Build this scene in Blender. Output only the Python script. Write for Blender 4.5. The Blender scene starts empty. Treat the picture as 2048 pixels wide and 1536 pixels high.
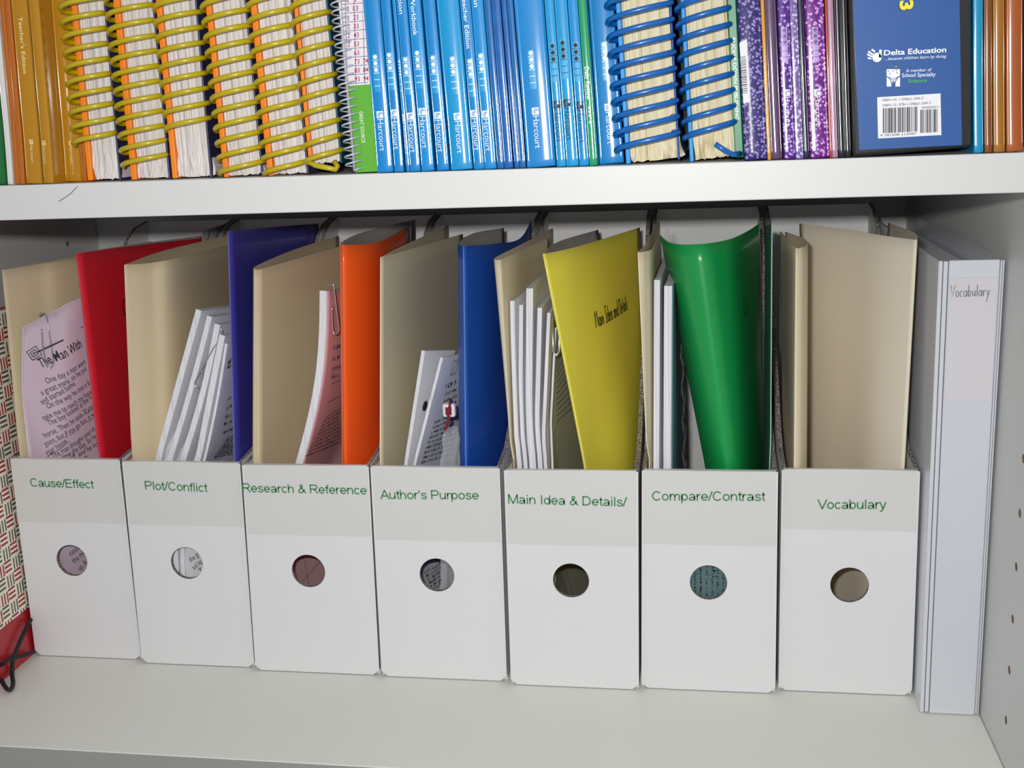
import bpy, math, random
from mathutils import Vector, Matrix, Euler
from math import sin, cos, pi, atan2, radians, degrees, sqrt
random.seed(7)
S = bpy.context.scene
COL = S.collection

# ------------------------------------------------------------------ camera
F_PX = 2272.54
CAM = Vector((0.10906, -0.59996, 0.38496))
CAM_ROT = Euler((1.33873, 0.03943, 0.16058), 'XYZ')
cd = bpy.data.cameras.new('camera'); cam = bpy.data.objects.new('camera', cd); COL.objects.link(cam)
cam.location = CAM; cam.rotation_euler = CAM_ROT
cd.sensor_width = 36.0; cd.lens = F_PX / 2048 * 36.0; cd.clip_start = 0.01
S.camera = cam
CM = CAM_ROT.to_matrix()

# ------------------------------------------------------------------ light
w = bpy.data.worlds.new('room_light'); S.world = w; w.use_nodes = True
w.node_tree.nodes['Background'].inputs[0].default_value = (0.88, 0.93, 1.0, 1)
w.node_tree.nodes['Background'].inputs[1].default_value = 0.30
ld = bpy.data.lights.new('camera_flash', 'AREA'); ld.shape = 'RECTANGLE'; ld.size = 0.022; ld.size_y = 0.013
ld.energy = 3.0; ld.color = (1.0, 0.985, 0.96)
flash = bpy.data.objects.new('camera_flash', ld); COL.objects.link(flash)
flash.location = CAM + CM @ Vector((-0.030, 0.030, 0.0)); flash.rotation_euler = CAM_ROT
ld2 = bpy.data.lights.new('fill_light', 'AREA'); ld2.size = 1.2; ld2.energy = 4.0; ld2.color = (1.0, 0.95, 0.9)  # unseen area light, added as soft fill from above and behind the camera
fill = bpy.data.objects.new('fill_light', ld2); COL.objects.link(fill)
fill.location = (-0.1, -1.5, 1.9); fill.rotation_euler = (radians(42), 0, 0)
S.view_settings.view_transform = 'Standard'; S.view_settings.look = 'None'
S.view_settings.gamma = 1.0; S.view_settings.use_curve_mapping = False
S.view_settings.exposure = 0.12

# ------------------------------------------------------------------ measuring helpers (a pixel of the photo onto a real plane)
def ray(px, py): return CM @ Vector((px - 1024, -(py - 768), -F_PX))
def at(px, py, y):
    d = ray(px, py); return CAM + d * ((y - CAM.y) / d.y)
def atz(px, py, z):
    d = ray(px, py); return CAM + d * ((z - CAM.z) / d.z)
def atx(px, py, x):
    d = ray(px, py); return CAM + d * ((x - CAM.x) / d.x)
def lerp(a, b, t): return a + (b - a) * t
def interp(tab, x):
    if x <= tab[0][0]: return tab[0][1]
    for (a, b), (c, d) in zip(tab, tab[1:]):
        if x <= c: return b + (d - b) * (x - a) / (c - a)
    return tab[-1][1]

# ------------------------------------------------------------------ materials
def lin(c):
    c = c / 255.0
    return c / 12.92 if c <= 0.04045 else ((c + 0.055) / 1.055) ** 2.4
def rgb(r, g, b): return (lin(r), lin(g), lin(b), 1)
MATS = {}
def mat(name, col, rough=0.5, spec=0.5, coat=0.0, var=0.0, scale=60.0, bump=0.0, bscale=300.0, metal=0.0, alpha=1.0, trans=0.0, coat_rough=0.12):
    if name in MATS: return MATS[name]
    m = bpy.data.materials.new(name); m.use_nodes = True; nt = m.node_tree
    b = nt.nodes['Principled BSDF']; c = rgb(*col)
    b.inputs['Base Color'].default_value = c; b.inputs['Roughness'].default_value = rough
    b.inputs['Specular IOR Level'].default_value = spec; b.inputs['Coat Weight'].default_value = coat
    b.inputs['Coat Roughness'].default_value = coat_rough; b.inputs['Metallic'].default_value = metal
    b.inputs['Alpha'].default_value = alpha; b.inputs['Transmission Weight'].default_value = trans
    tc = nt.nodes.new('ShaderNodeTexCoord')
    if var:
        n = nt.nodes.new('ShaderNodeTexNoise'); n.inputs['Scale'].default_value = scale; n.inputs['Detail'].default_value = 3
        nt.links.new(tc.outputs['Object'], n.inputs['Vector'])
        mx = nt.nodes.new('ShaderNodeMix'); mx.data_type = 'RGBA'
        mx.inputs['A'].default_value = tuple(v * (1 - var) for v in c[:3]) + (1,)
        mx.inputs['B'].default_value = tuple(min(1, v * (1 + var)) for v in c[:3]) + (1,)
        nt.links.new(n.outputs['Fac'], mx.inputs['Factor']); nt.links.new(mx.outputs['Result'], b.inputs['Base Color'])
    if bump:
        n2 = nt.nodes.new('ShaderNodeTexNoise'); n2.inputs['Scale'].default_value = bscale; n2.inputs['Detail'].default_value = 2
        nt.links.new(tc.outputs['Object'], n2.inputs['Vector'])
        bp = nt.nodes.new('ShaderNodeBump'); bp.inputs['Strength'].default_value = bump; bp.inputs['Distance'].default_value = 0.001
        nt.links.new(n2.outputs['Fac'], bp.inputs['Height']); nt.links.new(bp.outputs['Normal'], b.inputs['Normal'])
    MATS[name] = m
    return m

def streak_mat(name, stops, sx=900.0, sz=7.0, rough=0.75):
    """edges of many leaves: streaks running along the height of the book"""
    m = bpy.data.materials.new(name); m.use_nodes = True; nt = m.node_tree; b = nt.nodes['Principled BSDF']
    tc = nt.nodes.new('ShaderNodeTexCoord'); mp = nt.nodes.new('ShaderNodeMapping'); mp.inputs['Scale'].default_value = (sx, 30, sz)
    n = nt.nodes.new('ShaderNodeTexNoise'); n.inputs['Scale'].default_value = 1.0; n.inputs['Detail'].default_value = 4; n.inputs['Roughness'].default_value = 0.65
    cr = nt.nodes.new('ShaderNodeValToRGB'); e = cr.color_ramp.elements
    e[0].position = stops[0][0]; e[0].color = rgb(*stops[0][1]); e[1].position = stops[-1][0]; e[1].color = rgb(*stops[-1][1])
    for p, c in stops[1:-1]:
        k = e.new(p); k.color = rgb(*c)
    nt.links.new(tc.outputs['Object'], mp.inputs['Vector']); nt.links.new(mp.outputs['Vector'], n.inputs['Vector'])
    nt.links.new(n.outputs['Fac'], cr.inputs['Fac']); nt.links.new(cr.outputs['Color'], b.inputs['Base Color'])
    bp = nt.nodes.new('ShaderNodeBump'); bp.inputs['Strength'].default_value = 0.5; bp.inputs['Distance'].default_value = 0.0006
    nt.links.new(n.outputs['Fac'], bp.inputs['Height']); nt.links.new(bp.outputs['Normal'], b.inputs['Normal'])
    b.inputs['Roughness'].default_value = rough; MATS[name] = m
    return m

def bubble_mat(name, base, spot, dark, scale=640.0, coat=0.22):
    """printed bubble pattern on purple covers"""
    m = bpy.data.materials.new(name); m.use_nodes = True; nt = m.node_tree; b = nt.nodes['Principled BSDF']
    tc = nt.nodes.new('ShaderNodeTexCoord'); v = nt.nodes.new('ShaderNodeTexVoronoi'); v.inputs['Scale'].default_value = scale
    cr = nt.nodes.new('ShaderNodeValToRGB'); e = cr.color_ramp.elements
    e[0].position = 0.0; e[0].color = rgb(*spot); e[1].position = 0.70; e[1].color = rgb(*dark)
    k = e.new(0.30); k.color = rgb(*spot); k = e.new(0.46); k.color = rgb(*base)
    nt.links.new(tc.outputs['Object'], v.inputs['Vector']); nt.links.new(v.outputs['Distance'], cr.inputs['Fac'])
    nt.links.new(cr.outputs['Color'], b.inputs['Base Color'])
    b.inputs['Roughness'].default_value = 0.5; b.inputs['Specular IOR Level'].default_value = 0.2; b.inputs['Coat Weight'].default_value = coat; b.inputs['Coat Roughness'].default_value = 0.15
    MATS[name] = m
    return m

def weave_mat():
    """cream paper printed with a basket weave of short red and grey lines"""
    m = bpy.data.materials.new('woven_print'); m.use_nodes = True; nt = m.node_tree; L = nt.links; b = nt.nodes['Principled BSDF']
    def math_(op, a, b_=None, c=None):
        n = nt.nodes.new('ShaderNodeMath'); n.operation = op
        for i, q in enumerate((a, b_, c)):
            if q is None: continue
            if isinstance(q, (int, float)): n.inputs[i].default_value = q
            else: L.new(q, n.inputs[i])
        return n.outputs[0]
    tc = nt.nodes.new('ShaderNodeTexCoord'); sp = nt.nodes.new('ShaderNodeSeparateXYZ'); L.new(tc.outputs['Object'], sp.inputs[0])
    k = 1 / 0.0104
    u = math_('MULTIPLY', sp.outputs['Y'], k); v = math_('MULTIPLY', sp.outputs['Z'], k)
    iu = math_('FLOOR', u); iv = math_('FLOOR', v); fu = math_('FRACT', u); fv = math_('FRACT', v)
    par = math_('MODULO', math_('ADD', math_('ADD', iu, iv), 400), 2.0)
    cross = math_('ADD', math_('MULTIPLY', fu, par), math_('MULTIPLY', fv, math_('SUBTRACT', 1.0, par)))
    along = math_('ADD', math_('MULTIPLY', fv, par), math_('MULTIPLY', fu, math_('SUBTRACT', 1.0, par)))
    s = math_('FRACT', math_('MULTIPLY', cross, 3.0))
    line = math_('MULTIPLY', math_('GREATER_THAN', s, 0.52), math_('MULTIPLY', math_('GREATER_THAN', along, 0.07), math_('LESS_THAN', along, 0.93)))
    col = math_('MODULO', math_('ADD', math_('FLOOR', math_('MULTIPLY', math_('ADD', iu, math_('MULTIPLY', iv, 2.0)), 0.5)), 400), 2.0)
    a = nt.nodes.new('ShaderNodeMix'); a.data_type = 'RGBA'; a.inputs['A'].default_value = rgb(92, 92, 78); a.inputs['B'].default_value = rgb(165, 38, 48)
    L.new(col, a.inputs['Factor'])
    c = nt.nodes.new('ShaderNodeMix'); c.data_type = 'RGBA'; c.inputs['A'].default_value = rgb(244, 240, 222)
    L.new(line, c.inputs['Factor']); L.new(a.outputs['Result'], c.inputs['B']); L.new(c.outputs['Result'], b.inputs['Base Color'])
    b.inputs['Roughness'].default_value = 0.5; MATS['woven_print'] = m
    return m

def board_mat():
    """cut edge of corrugated board"""
    m = bpy.data.materials.new('board_edge'); m.use_nodes = True; nt = m.node_tree; b = nt.nodes['Principled BSDF']
    tc = nt.nodes.new('ShaderNodeTexCoord'); n = nt.nodes.new('ShaderNodeTexNoise'); n.inputs['Scale'].default_value = 1000; n.inputs['Detail'].default_value = 1
    cr = nt.nodes.new('ShaderNodeValToRGB'); e = cr.color_ramp.elements
    e[0].position = 0.38; e[0].color = rgb(74, 68, 64); e[1].position = 0.66; e[1].color = rgb(176, 170, 162)
    nt.links.new(tc.outputs['Object'], n.inputs['Vector']); nt.links.new(n.outputs['Fac'], cr.inputs['Fac']); nt.links.new(cr.outputs['Color'], b.inputs['Base Color'])
    b.inputs['Roughness'].default_value = 0.8; MATS['board_edge'] = m
    return m

LAM = mat('white_laminate', (210, 210, 208), 0.42, 0.4, bump=0.05, bscale=900, var=0.015, scale=9)
LAM2 = mat('cream_laminate', (226, 226, 219), 0.45, 0.4, bump=0.05, bscale=900, var=0.02, scale=14)
HOLE = mat('raw_chipboard', (120, 92, 78), 0.9)
CARD = mat('white_card', (228, 228, 229), 0.55, 0.4, var=0.012, scale=20)
CARDEDGE = board_mat()
LABEL = mat('label_paper', (219, 218, 215), 0.45, 0.4, coat=0.25, var=0.015, scale=18, coat_rough=0.1)
GREENINK = mat('green_ink', (70, 138, 90), 0.6)
BLACKINK = mat('black_ink', (28, 27, 30), 0.6)
GREYINK = mat('grey_ink', (92, 92, 98), 0.6)
PENCIL = mat('pencil', (96, 92, 98), 0.6)
WHITEINK = mat('white_ink', (236, 240, 245), 0.4)
PALEINK = mat('pale_blue_ink', (40, 152, 212), 0.35, coat=0.4)
MANILA = mat('manila_card', (212, 194, 160), 0.6, 0.3, var=0.02, scale=30)
MANILA2 = mat('pale_manila_card', (226, 212, 182), 0.6, 0.3, var=0.02, scale=30)
PAPER = mat('white_paper', (238, 238, 243), 0.7, 0.3, var=0.01)
PAPERSTACK = streak_mat('paper_edges', [(0.3, (202, 202, 210)), (0.5, (232, 232, 238)), (0.7, (244, 244, 248))], 1500, 4)
WIRE = mat('steel_wire', (200, 200, 205), 0.25, metal=1.0)
BLACKCORD = mat('black_cord', (30, 30, 33), 0.7, bump=0.6, bscale=900)

# ------------------------------------------------------------------ mesh helpers
class MB:
    def __init__(s): s.v = []; s.f = []; s.m = []
    def add(s, verts, faces, m=0):
        o = len(s.v); s.v += [Vector(q) for q in verts]
        for f in faces: s.f.append([i + o for i in f]); s.m.append(m)
    def quad(s, a, b, c, d, m=0): s.add([a, b, c, d], [(0, 1, 2, 3)], m)
    def box(s, x0, x1, y0, y1, z0, z1, m=0):
        s.add([(x0,y0,z0),(x1,y0,z0),(x1,y1,z0),(x0,y1,z0),(x0,y0,z1),(x1,y0,z1),(x1,y1,z1),(x0,y1,z1)],
              [(0,3,2,1),(4,5,6,7),(0,1,5,4),(1,2,6,5),(2,3,7,6),(3,0,4,7)], m)
    def hexa(s, p, m=0):   # eight corners, ordered like box
        s.add(p, [(0,3,2,1),(4,5,6,7),(0,1,5,4),(1,2,6,5),(2,3,7,6),(3,0,4,7)], m)
    def tube(s, pts, r, n=8, closed=False, m=0, flat=1.0):
        pts = [Vector(p) for p in pts]; N = len(pts); rings = []; up = None
        for i, p in enumerate(pts):
            a = pts[(i - 1) % N] if (closed or i > 0) else p; b = pts[(i + 1) % N] if (closed or i < N - 1) else p
            t = (b - a).normalized()
            if up is None:
                up = Vector((0, 0, 1)) if abs(t.z) < 0.9 else Vector((1, 0, 0))
            sd = t.cross(up)
            if sd.length < 1e-6: sd = t.cross(Vector((0, 1, 0)))
            sd.normalize(); up = sd.cross(t).normalized()
            rings.append([p + (sd * cos(2 * pi * k / n) + up * sin(2 * pi * k / n) * flat) * r for k in range(n)])
        o = len(s.v)
        for q in rings: s.v += q
        M = N if closed else N - 1
        for i in range(M):
            for k in range(n):
                j = (i + 1) % N
                s.f.append([o + i*n + k, o + i*n + (k+1) % n, o + j*n + (k+1) % n, o + j*n + k]); s.m.append(m)
        if not closed:
            s.f.append([o + k for k in range(n)][::-1]); s.m.append(m)
            s.f.append([o + (N-1)*n + k for k in range(n)]); s.m.append(m)
    def sheet(s, g, th, m=0, medge=None, mback=None):
        """g[j][i]: grid of points; a leaf of thickness th grown behind it"""
        if medge is None: medge = m
        if mback is None: mback = m
        nj, ni = len(g), len(g[0]); nor = []
        for j in range(nj):
            row = []
            for i in range(ni):
                du = g[j][min(i+1, ni-1)] - g[j][max(i-1, 0)]; dv = g[min(j+1, nj-1)][i] - g[max(j-1, 0)][i]
                n = du.cross(dv); row.append(n.normalized() if n.length > 0 else Vector((0, -1, 0)))
            nor.append(row)
        o = len(s.v); K = nj * ni
        for j in range(nj):
            for i in range(ni): s.v.append(g[j][i].copy())
        for j in range(nj):
            for i in range(ni): s.v.append(g[j][i] - nor[j][i] * th)
        ix = lambda j, i: o + j * ni + i
        for j in range(nj - 1):
            for i in range(ni - 1):
                s.f.append([ix(j,i), ix(j,i+1), ix(j+1,i+1), ix(j+1,i)]); s.m.append(m)
                s.f.append([K+ix(j,i), K+ix(j+1,i), K+ix(j+1,i+1), K+ix(j,i+1)]); s.m.append(mback)
        for j in range(nj - 1):
            s.f.append([ix(j,0), ix(j+1,0), K+ix(j+1,0), K+ix(j,0)]); s.m.append(medge)
            s.f.append([ix(j,ni-1), K+ix(j,ni-1), K+ix(j+1,ni-1), ix(j+1,ni-1)]); s.m.append(medge)
        for i in range(ni - 1):
            s.f.append([ix(0,i), K+ix(0,i), K+ix(0,i+1), ix(0,i+1)]); s.m.append(medge)
            s.f.append([ix(nj-1,i), ix(nj-1,i+1), K+ix(nj-1,i+1), K+ix(nj-1,i)]); s.m.append(medge)
    def build(s, name, mats, parent=None, smooth=False, world=True, bevel=0.0):
        me = bpy.data.meshes.new(name); off = Vector((0, 0, 0))
        if parent is not None and world:
            q = parent
            while q is not None: off += Vector(q.location); q = q.parent
        me.from_pydata([tuple(q - off) for q in s.v], [], s.f)
        if not isinstance(mats, (list, tuple)): mats = [mats]
        for k in mats: me.materials.append(k)
        for p, k in zip(me.polygons, s.m): p.material_index = min(k, len(mats) - 1); p.use_smooth = smooth
        me.validate(); me.update()
        o = bpy.data.objects.new(name, me); COL.objects.link(o)
        if parent is not None: o.parent = parent
        if bevel:
            b = o.modifiers.new('bevel', 'BEVEL'); b.width = bevel; b.segments = 2; b.limit_method = 'ANGLE'; b.angle_limit = radians(40)
        return o

def thing(name, label, cat, loc=(0, 0, 0), group=None, rot=(0, 0, 0)):
    o = bpy.data.objects.new(name, None); o.empty_display_size = 0.02; COL.objects.link(o)
    o.location = loc; o.rotation_euler = rot; tag(o, label, cat, group)
    return o
def tag(o, label, cat, group=None):
    o['label'] = label; o['category'] = cat
    if group: o['group'] = group
    return o
def part_label(o, s): o['label'] = s; return o

def plate(mb, outer, c, r, fmap, bmap, n=44, m=0, mrim=1):
    """flat board with a round hole; outer is a convex polygon"""
    ang = [2 * pi * i / n for i in range(n)] + [atan2(q[1] - c[1], q[0] - c[0]) % (2 * pi) for q in outer]
    ang = sorted(set(round(a, 6) for a in ang)); ring = []; rim = []
    for a in ang:
        d = (cos(a), sin(a)); best = None
        for i in range(len(outer)):
            p, q = outer[i], outer[(i + 1) % len(outer)]; ex, ez = q[0] - p[0], q[1] - p[1]
            den = d[0] * ez - d[1] * ex
            if abs(den) < 1e-12: continue
            t = ((p[0] - c[0]) * ez - (p[1] - c[1]) * ex) / den; k = ((p[0] - c[0]) * d[1] - (p[1] - c[1]) * d[0]) / den
            if t > 0 and -1e-6 <= k <= 1 + 1e-6 and (best is None or t < best): best = t
        ring.append((c[0] + d[0] * best, c[1] + d[1] * best)); rim.append((c[0] + d[0] * r, c[1] + d[1] * r))
    N = len(ang); o = len(mb.v)
    mb.v += [Vector(fmap(*q)) for q in ring] + [Vector(fmap(*q)) for q in rim] + [Vector(bmap(*q)) for q in ring] + [Vector(bmap(*q)) for q in rim]
    for i in range(N):
        j = (i + 1) % N
        for f, k in (((i, j, N + j, N + i), m), ((2*N + i, 3*N + i, 3*N + j, 2*N + j), m), ((N + i, N + j, 3*N + j, 3*N + i), mrim), ((i, 2*N + i, 2*N + j, j), mrim)):
            mb.f.append([o + q for q in f]); mb.m.append(k)

# ---- writing
_tc = {}
def glyphs(s, bold=0.0, shear=0.0):
    key = (s, bold, shear)
    if key in _tc: return _tc[key]
    cu = bpy.data.curves.new('t', 'FONT'); cu.body = s; cu.size = 1.0; cu.offset = bold; cu.shear = shear; cu.resolution_u = 3; cu.fill_mode = 'BOTH'
    o = bpy.data.objects.new('t', cu); COL.objects.link(o); dg = bpy.context.evaluated_depsgraph_get()
    me = bpy.data.meshes.new_from_object(o.evaluated_get(dg))
    vs = [(q.co.x, q.co.y) for q in me.vertices]; fs = [list(p.vertices) for p in me.polygons]
    bpy.data.objects.remove(o); bpy.data.curves.remove(cu); bpy.data.meshes.remove(me)
    x1 = max((q[0] for q in vs), default=1); x0 = min((q[0] for q in vs), default=0)
    _tc[key] = (vs, fs, x0, x1)
    return _tc[key]
CAP = 0.682
def write(mb, s, fn, cap, length=None, bold=0.0, shear=0.0, m=0):
    """letters as flat faces; fn(along, up) gives the point on the surface"""
    vs, fs, x0, x1 = glyphs(s, bold, shear)
    ky = cap / CAP; kx = ky if length is None else length / (x1 - x0)
    mb.add([fn((x - x0) * kx, y * ky) for x, y in vs], fs, m)
def ribbon(mb, pts2, fn, wd, m=0):
    """a pen stroke of width wd along 2D points"""
    P = [Vector((a, b)) for a, b in pts2]; L = []; R = []
    for i, p in enumerate(P):
        t = (P[min(i + 1, len(P) - 1)] - P[max(i - 1, 0)])
        if t.length < 1e-9: t = Vector((1, 0))
        t.normalize(); n = Vector((-t.y, t.x)) * wd / 2
        L.append(fn(*(p + n))); R.append(fn(*(p - n)))
    o = len(mb.v); mb.v += [Vector(q) for q in L + R]; N = len(P)
    for i in range(N - 1): mb.f.append([o + i, o + N + i, o + N + i + 1, o + i + 1]); mb.m.append(m)
def arc(cx, cy, rx, ry, a0, a1, n=10): return [(cx + rx * cos(radians(lerp(a0, a1, i / n))), cy + ry * sin(radians(lerp(a0, a1, i / n)))) for i in range(n + 1)]
def disc(mb, cx, cy, r, fn, m=0, n=14):
    mb.add([fn(cx + r * cos(2 * pi * i / n), cy + r * sin(2 * pi * i / n)) for i in range(n)], [list(range(n))], m)
def rect(mb, a0, b0, a1, b1, fn, m=0, n=6):
    v = [fn(lerp(a0, a1, i / n), b) for b in (b0, b1) for i in range(n + 1)]
    mb.add(v, [(i, i + 1, n + 2 + i, n + 1 + i) for i in range(n)], m)
X_ = .726
def _o(cx=.388, rx=.29): return arc(cx, X_ / 2, rx, X_ / 2 - .055, 0, 360, 22)
SANS = {' ': (.388, []), '/': (.388, [[(.01, -.01), (.375, 1.01)]]), "'": (.267, [[(.13, 1.0), (.13, .68)]]), 'l': (.31, [[(.155, 1), (.155, 0)]]), 'I': (.388, [[(.194, 1), (.194, 0)]]),
 'i': (.31, [[(.155, X_), (.155, 0)], [(.155, 1), (.155, .87)]]), 'o': (.777, [_o()]), 'c': (.698, [arc(.375, X_ / 2, .28, X_ / 2 - .055, 42, 318, 18)]),
 'e': (.777, [arc(.388, X_ / 2, .29, X_ / 2 - .055, 2, 322, 20), [(.10, .36), (.735, .36)]]),
 'a': (.777, [arc(.37, .47, .255, .20, 158, 0, 10) + [(.625, .2)], [(.625, .47), (.625, .14), (.665, 0)], [(.625, .40), (.42, .375), (.22, .33), (.115, .24), (.105, .16), (.17, .07), (.30, .05), (.46, .09), (.58, .18), (.625, .30)]]),
 'u': (.777, [[(.115, X_), (.115, .26), (.16, .11), (.28, .05), (.42, .06), (.55, .14), (.63, .30)], [(.645, X_), (.645, 0)]]),
 'n': (.777, [[(.12, X_), (.12, 0)], [(.12, .42), (.20, .60), (.36, .675), (.52, .655), (.62, .56), (.64, .44), (.64, 0)]]),
 'h': (.777, [[(.12, 1), (.12, 0)], [(.12, .42), (.20, .60), (.36, .675), (.52, .655), (.62, .56), (.64, .44), (.64, 0)]]),
 'm': (1.163, [[(.12, X_), (.12, 0)], [(.12, .42), (.19, .60), (.33, .675), (.48, .65), (.56, .54), (.57, .42), (.57, 0)], [(.57, .42), (.66, .60), (.80, .675), (.94, .65), (1.02, .54), (1.03, .42), (1.03, 0)]]),
 'r': (.465, [[(.12, X_), (.12, 0)], [(.12, .40), (.17, .57), (.28, .66), (.45, .65)]]),
 's': (.698, [[(.59, .53), (.54, .62), (.42, .672), (.28, .672), (.16, .62), (.115, .53), (.16, .44), (.32, .385), (.47, .345), (.58, .28), (.605, .19), (.55, .09), (.40, .05), (.27, .055), (.14, .11), (.085, .21)]]),
 't': (.388, [[(.19, .93), (.19, .17), (.23, .07), (.37, .055)], [(.03, .67), (.37, .67)]]), 'f': (.388, [[(.40, .94), (.29, .945), (.21, .87), (.19, .78), (.19, 0)], [(.03, .67), (.37, .67)]]),
 'b': (.777, [[(.115, 1), (.115, 0)], _o(.40, .27)]), 'd': (.777, [[(.66, 1), (.66, 0)], _o(.375, .27)]), 'p': (.777, [[(.115, X_), (.115, -.27)], _o(.40, .27)]),
 'y': (.698, [[(.05, X_), (.35, .05)], [(.65, X_), (.37, .02), (.29, -.16), (.20, -.22), (.06, -.21)]]),
 'C': (1.008, [arc(.52, .5, .41, .455, 38, 322, 24)]), 'E': (.93, [[(.125, 1), (.125, 0)], [(.125, .945), (.85, .945)], [(.125, .53), (.80, .53)], [(.125, .055), (.87, .055)]]),
 'P': (.93, [[(.125, 1), (.125, 0)], [(.125, .945), (.55, .945)] + arc(.60, .70, .23, .245, 90, -90, 10) + [(.125, .455)]]),
 'R': (1.008, [[(.125, 1), (.125, 0)], [(.125, .945), (.58, .945)] + arc(.63, .715, .24, .23, 90, -90, 10) + [(.125, .485)], [(.50, .48), (.64, .38), (.93, -.01)]]),
 'A': (.93, [[(.02, -.01), (.465, 1.0)], [(.465, 1.0), (.915, -.01)], [(.19, .345), (.74, .345)]]), 'V': (.93, [[(.02, 1.01), (.465, .01)], [(.465, .01), (.915, 1.01)]]),
 'M': (1.163, [[(.125, 0), (.125, 1)], [(.135, 1), (.58, .02)], [(.58, .02), (1.03, 1)], [(1.04, 1), (1.04, 0)]]),
 'D': (1.008, [[(.125, 1), (.125, 0)], [(.125, .945), (.45, .945)] + arc(.47, .5, .40, .445, 85, -85, 14) + [(.45, .055), (.125, .055)]]),
 '&': (.93, [[(.90, 0), (.36, .66), (.29, .79), (.32, .90), (.43, .95), (.54, .90), (.57, .79), (.50, .66), (.26, .46), (.13, .32), (.11, .18), (.20, .07), (.35, .05), (.52, .11), (.68, .27), (.77, .46)]])}
def print_sans(mb, s, fn, cap, length, m=0):
    """plain sans lettering drawn with an even stroke"""
    tot = sum(SANS[c][0] for c in s) - .16; kx = length / tot; x = -.08
    for c in s:
        for pl in SANS[c][1]: ribbon(mb, [((x + a) * kx, b * cap) for a, b in pl], fn, .138 * cap, m)
        x += SANS[c][0]
O_ = lambda x: arc(x, .25, .2, .25, 60, 420, 14)
HAND = {'V': (.62, [[(0, 1), (.28, 0), (.6, 1.02)]]), 'o': (.5, [O_(.22)]), 'c': (.45, [arc(.22, .25, .2, .25, 50, 310)]),
 'a': (.5, [O_(.2), [(.41, .5), (.4, .12), (.48, 0)]]), 'b': (.5, [[(.04, 1), (.03, 0)], arc(.2, .24, .18, .24, 180, -180, 14)]),
 'u': (.5, [[(.03, .5), (.05, .12), (.18, 0), (.34, .12), (.38, .5), (.4, 0)]]), 'l': (.2, [[(.06, 1), (.05, 0)]]),
 'r': (.4, [[(.03, .5), (.05, 0), (.08, .3), (.22, .48), (.36, .46)]]), 'y': (.5, [[(.02, .5), (.2, .05)], [(.42, .52), (.2, -.05), (.02, -.55)]]),
 'M': (.8, [[(0, 0), (.08, 1), (.32, .3), (.56, 1), (.68, 0)]]), 'i': (.2, [[(.06, .5), (.06, 0)], [(.07, .72), (.08, .76)]]),
 'n': (.5, [[(.03, .5), (.04, 0), (.06, .3), (.22, .5), (.36, .4), (.38, 0)]]), 'I': (.45, [[(.2, 1), (.18, 0)], [(0, 1), (.4, 1)], [(0, 0), (.38, 0)]]),
 'd': (.5, [O_(.2), [(.42, 1), (.41, 0)]]), 'e': (.48, [[(.03, .27), (.4, .3)] + arc(.22, .25, .19, .25, 20, 310)]),
 'D': (.65, [[(.05, 0), (.05, 1)], [(0, 1)] + arc(.1, .5, .45, .5, 90, -90)]), 't': (.35, [[(.15, .9), (.14, .05), (.28, 0)], [(0, .55), (.32, .58)]]),
 's': (.4, [[(.32, .44), (.18, .5), (.06, .4), (.3, .14), (.16, 0), (.02, .06)]]), ' ': (.35, [])}
def handwrite(mb, s, fn, cap, length, wd, m=0):
    tot = sum(HAND[c][0] + .1 for c in s); k = length / tot; x = 0
    for c in s:
        wch, st = HAND[c]
        for pl in st: ribbon(mb, [((x + a) * k, b * cap) for a, b in pl], fn, wd, m)
        x += wch + .1
def words(mb, x0, x1, z, h, fn, rng, m=0):
    """a line of print too small to read: word-length dashes broken like letters"""
    x = x0
    while x < x1:
        n = rng.randint(2, 7)
        for k in range(n):
            if x + h * .55 > x1: break
            b = h * rng.choice((.6, .6, .6, 1.0)); rect(mb, x, z, x + h * .16, z + b, fn, m)
            if rng.random() < .7: rect(mb, x, z + h * rng.choice((0, .25, .48)), x + h * .45, z + h * rng.choice((0, .25, .48)) + h * .14, fn, m)
            x += h * .58
        x += h * .5

# ------------------------------------------------------------------ the bookcase
W0, W1, H, T, D = -0.47313, 0.28476, 0.33794, 0.0196, 0.43545
ZS = H + T
bc = thing('bookcase', 'white laminate bookcase whose two shelves hold the books and the file boxes', 'bookcase', (-0.094, 0.2, -0.03))
def side(name, x_in, x_out, holes):
    mb = MB(); zs_ = sorted(holes)
    zc = [-0.12] + [(a + b) / 2 for a, b in zip(zs_, zs_[1:])] + [0.72]
    cols = [0.039, 0.3795]; yc = [-0.003, 0.21, D]
    for a in range(2):
        for i, z in enumerate(zs_):
            sx = 1 if x_out > x_in else -1
            poly = [(yc[a], zc[i]), (yc[a+1], zc[i]), (yc[a+1], zc[i+1]), (yc[a], zc[i+1])]
            plate(mb, poly, (cols[a], z), 0.0026, lambda y, zz: (x_in, y, zz), lambda y, zz: (x_in + sx * 0.012, y, zz), n=14, m=0, mrim=1)
    mb.box(min(x_in + (0.0119 if x_out > x_in else -0.0119), x_out), max(x_in + (0.0119 if x_out > x_in else -0.0119), x_out), -0.003, D, -0.12, 0.72, 0)
    return mb.build(name, [LAM, HOLE], bc)
hz = [0.18904 - 0.032 * i + 0.0 for i in range(-14, 9)]
hz = [z for z in hz if -0.09 < z < 0.70]
side('side_panel', W0, W0 - 0.019, hz); side('side_panel', W1, W1 + 0.019, hz)
mb = MB(); mb.box(W0 - .019, W1 + .019, D, D + .006, -0.12, 0.72); mb.build('back_panel', LAM, bc)
mb = MB(); mb.box(W0 + .0003, W1 - .0003, 0, D - .0003, H, ZS); up_shelf = mb.build('shelf', LAM, bc, bevel=0.0006)
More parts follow.
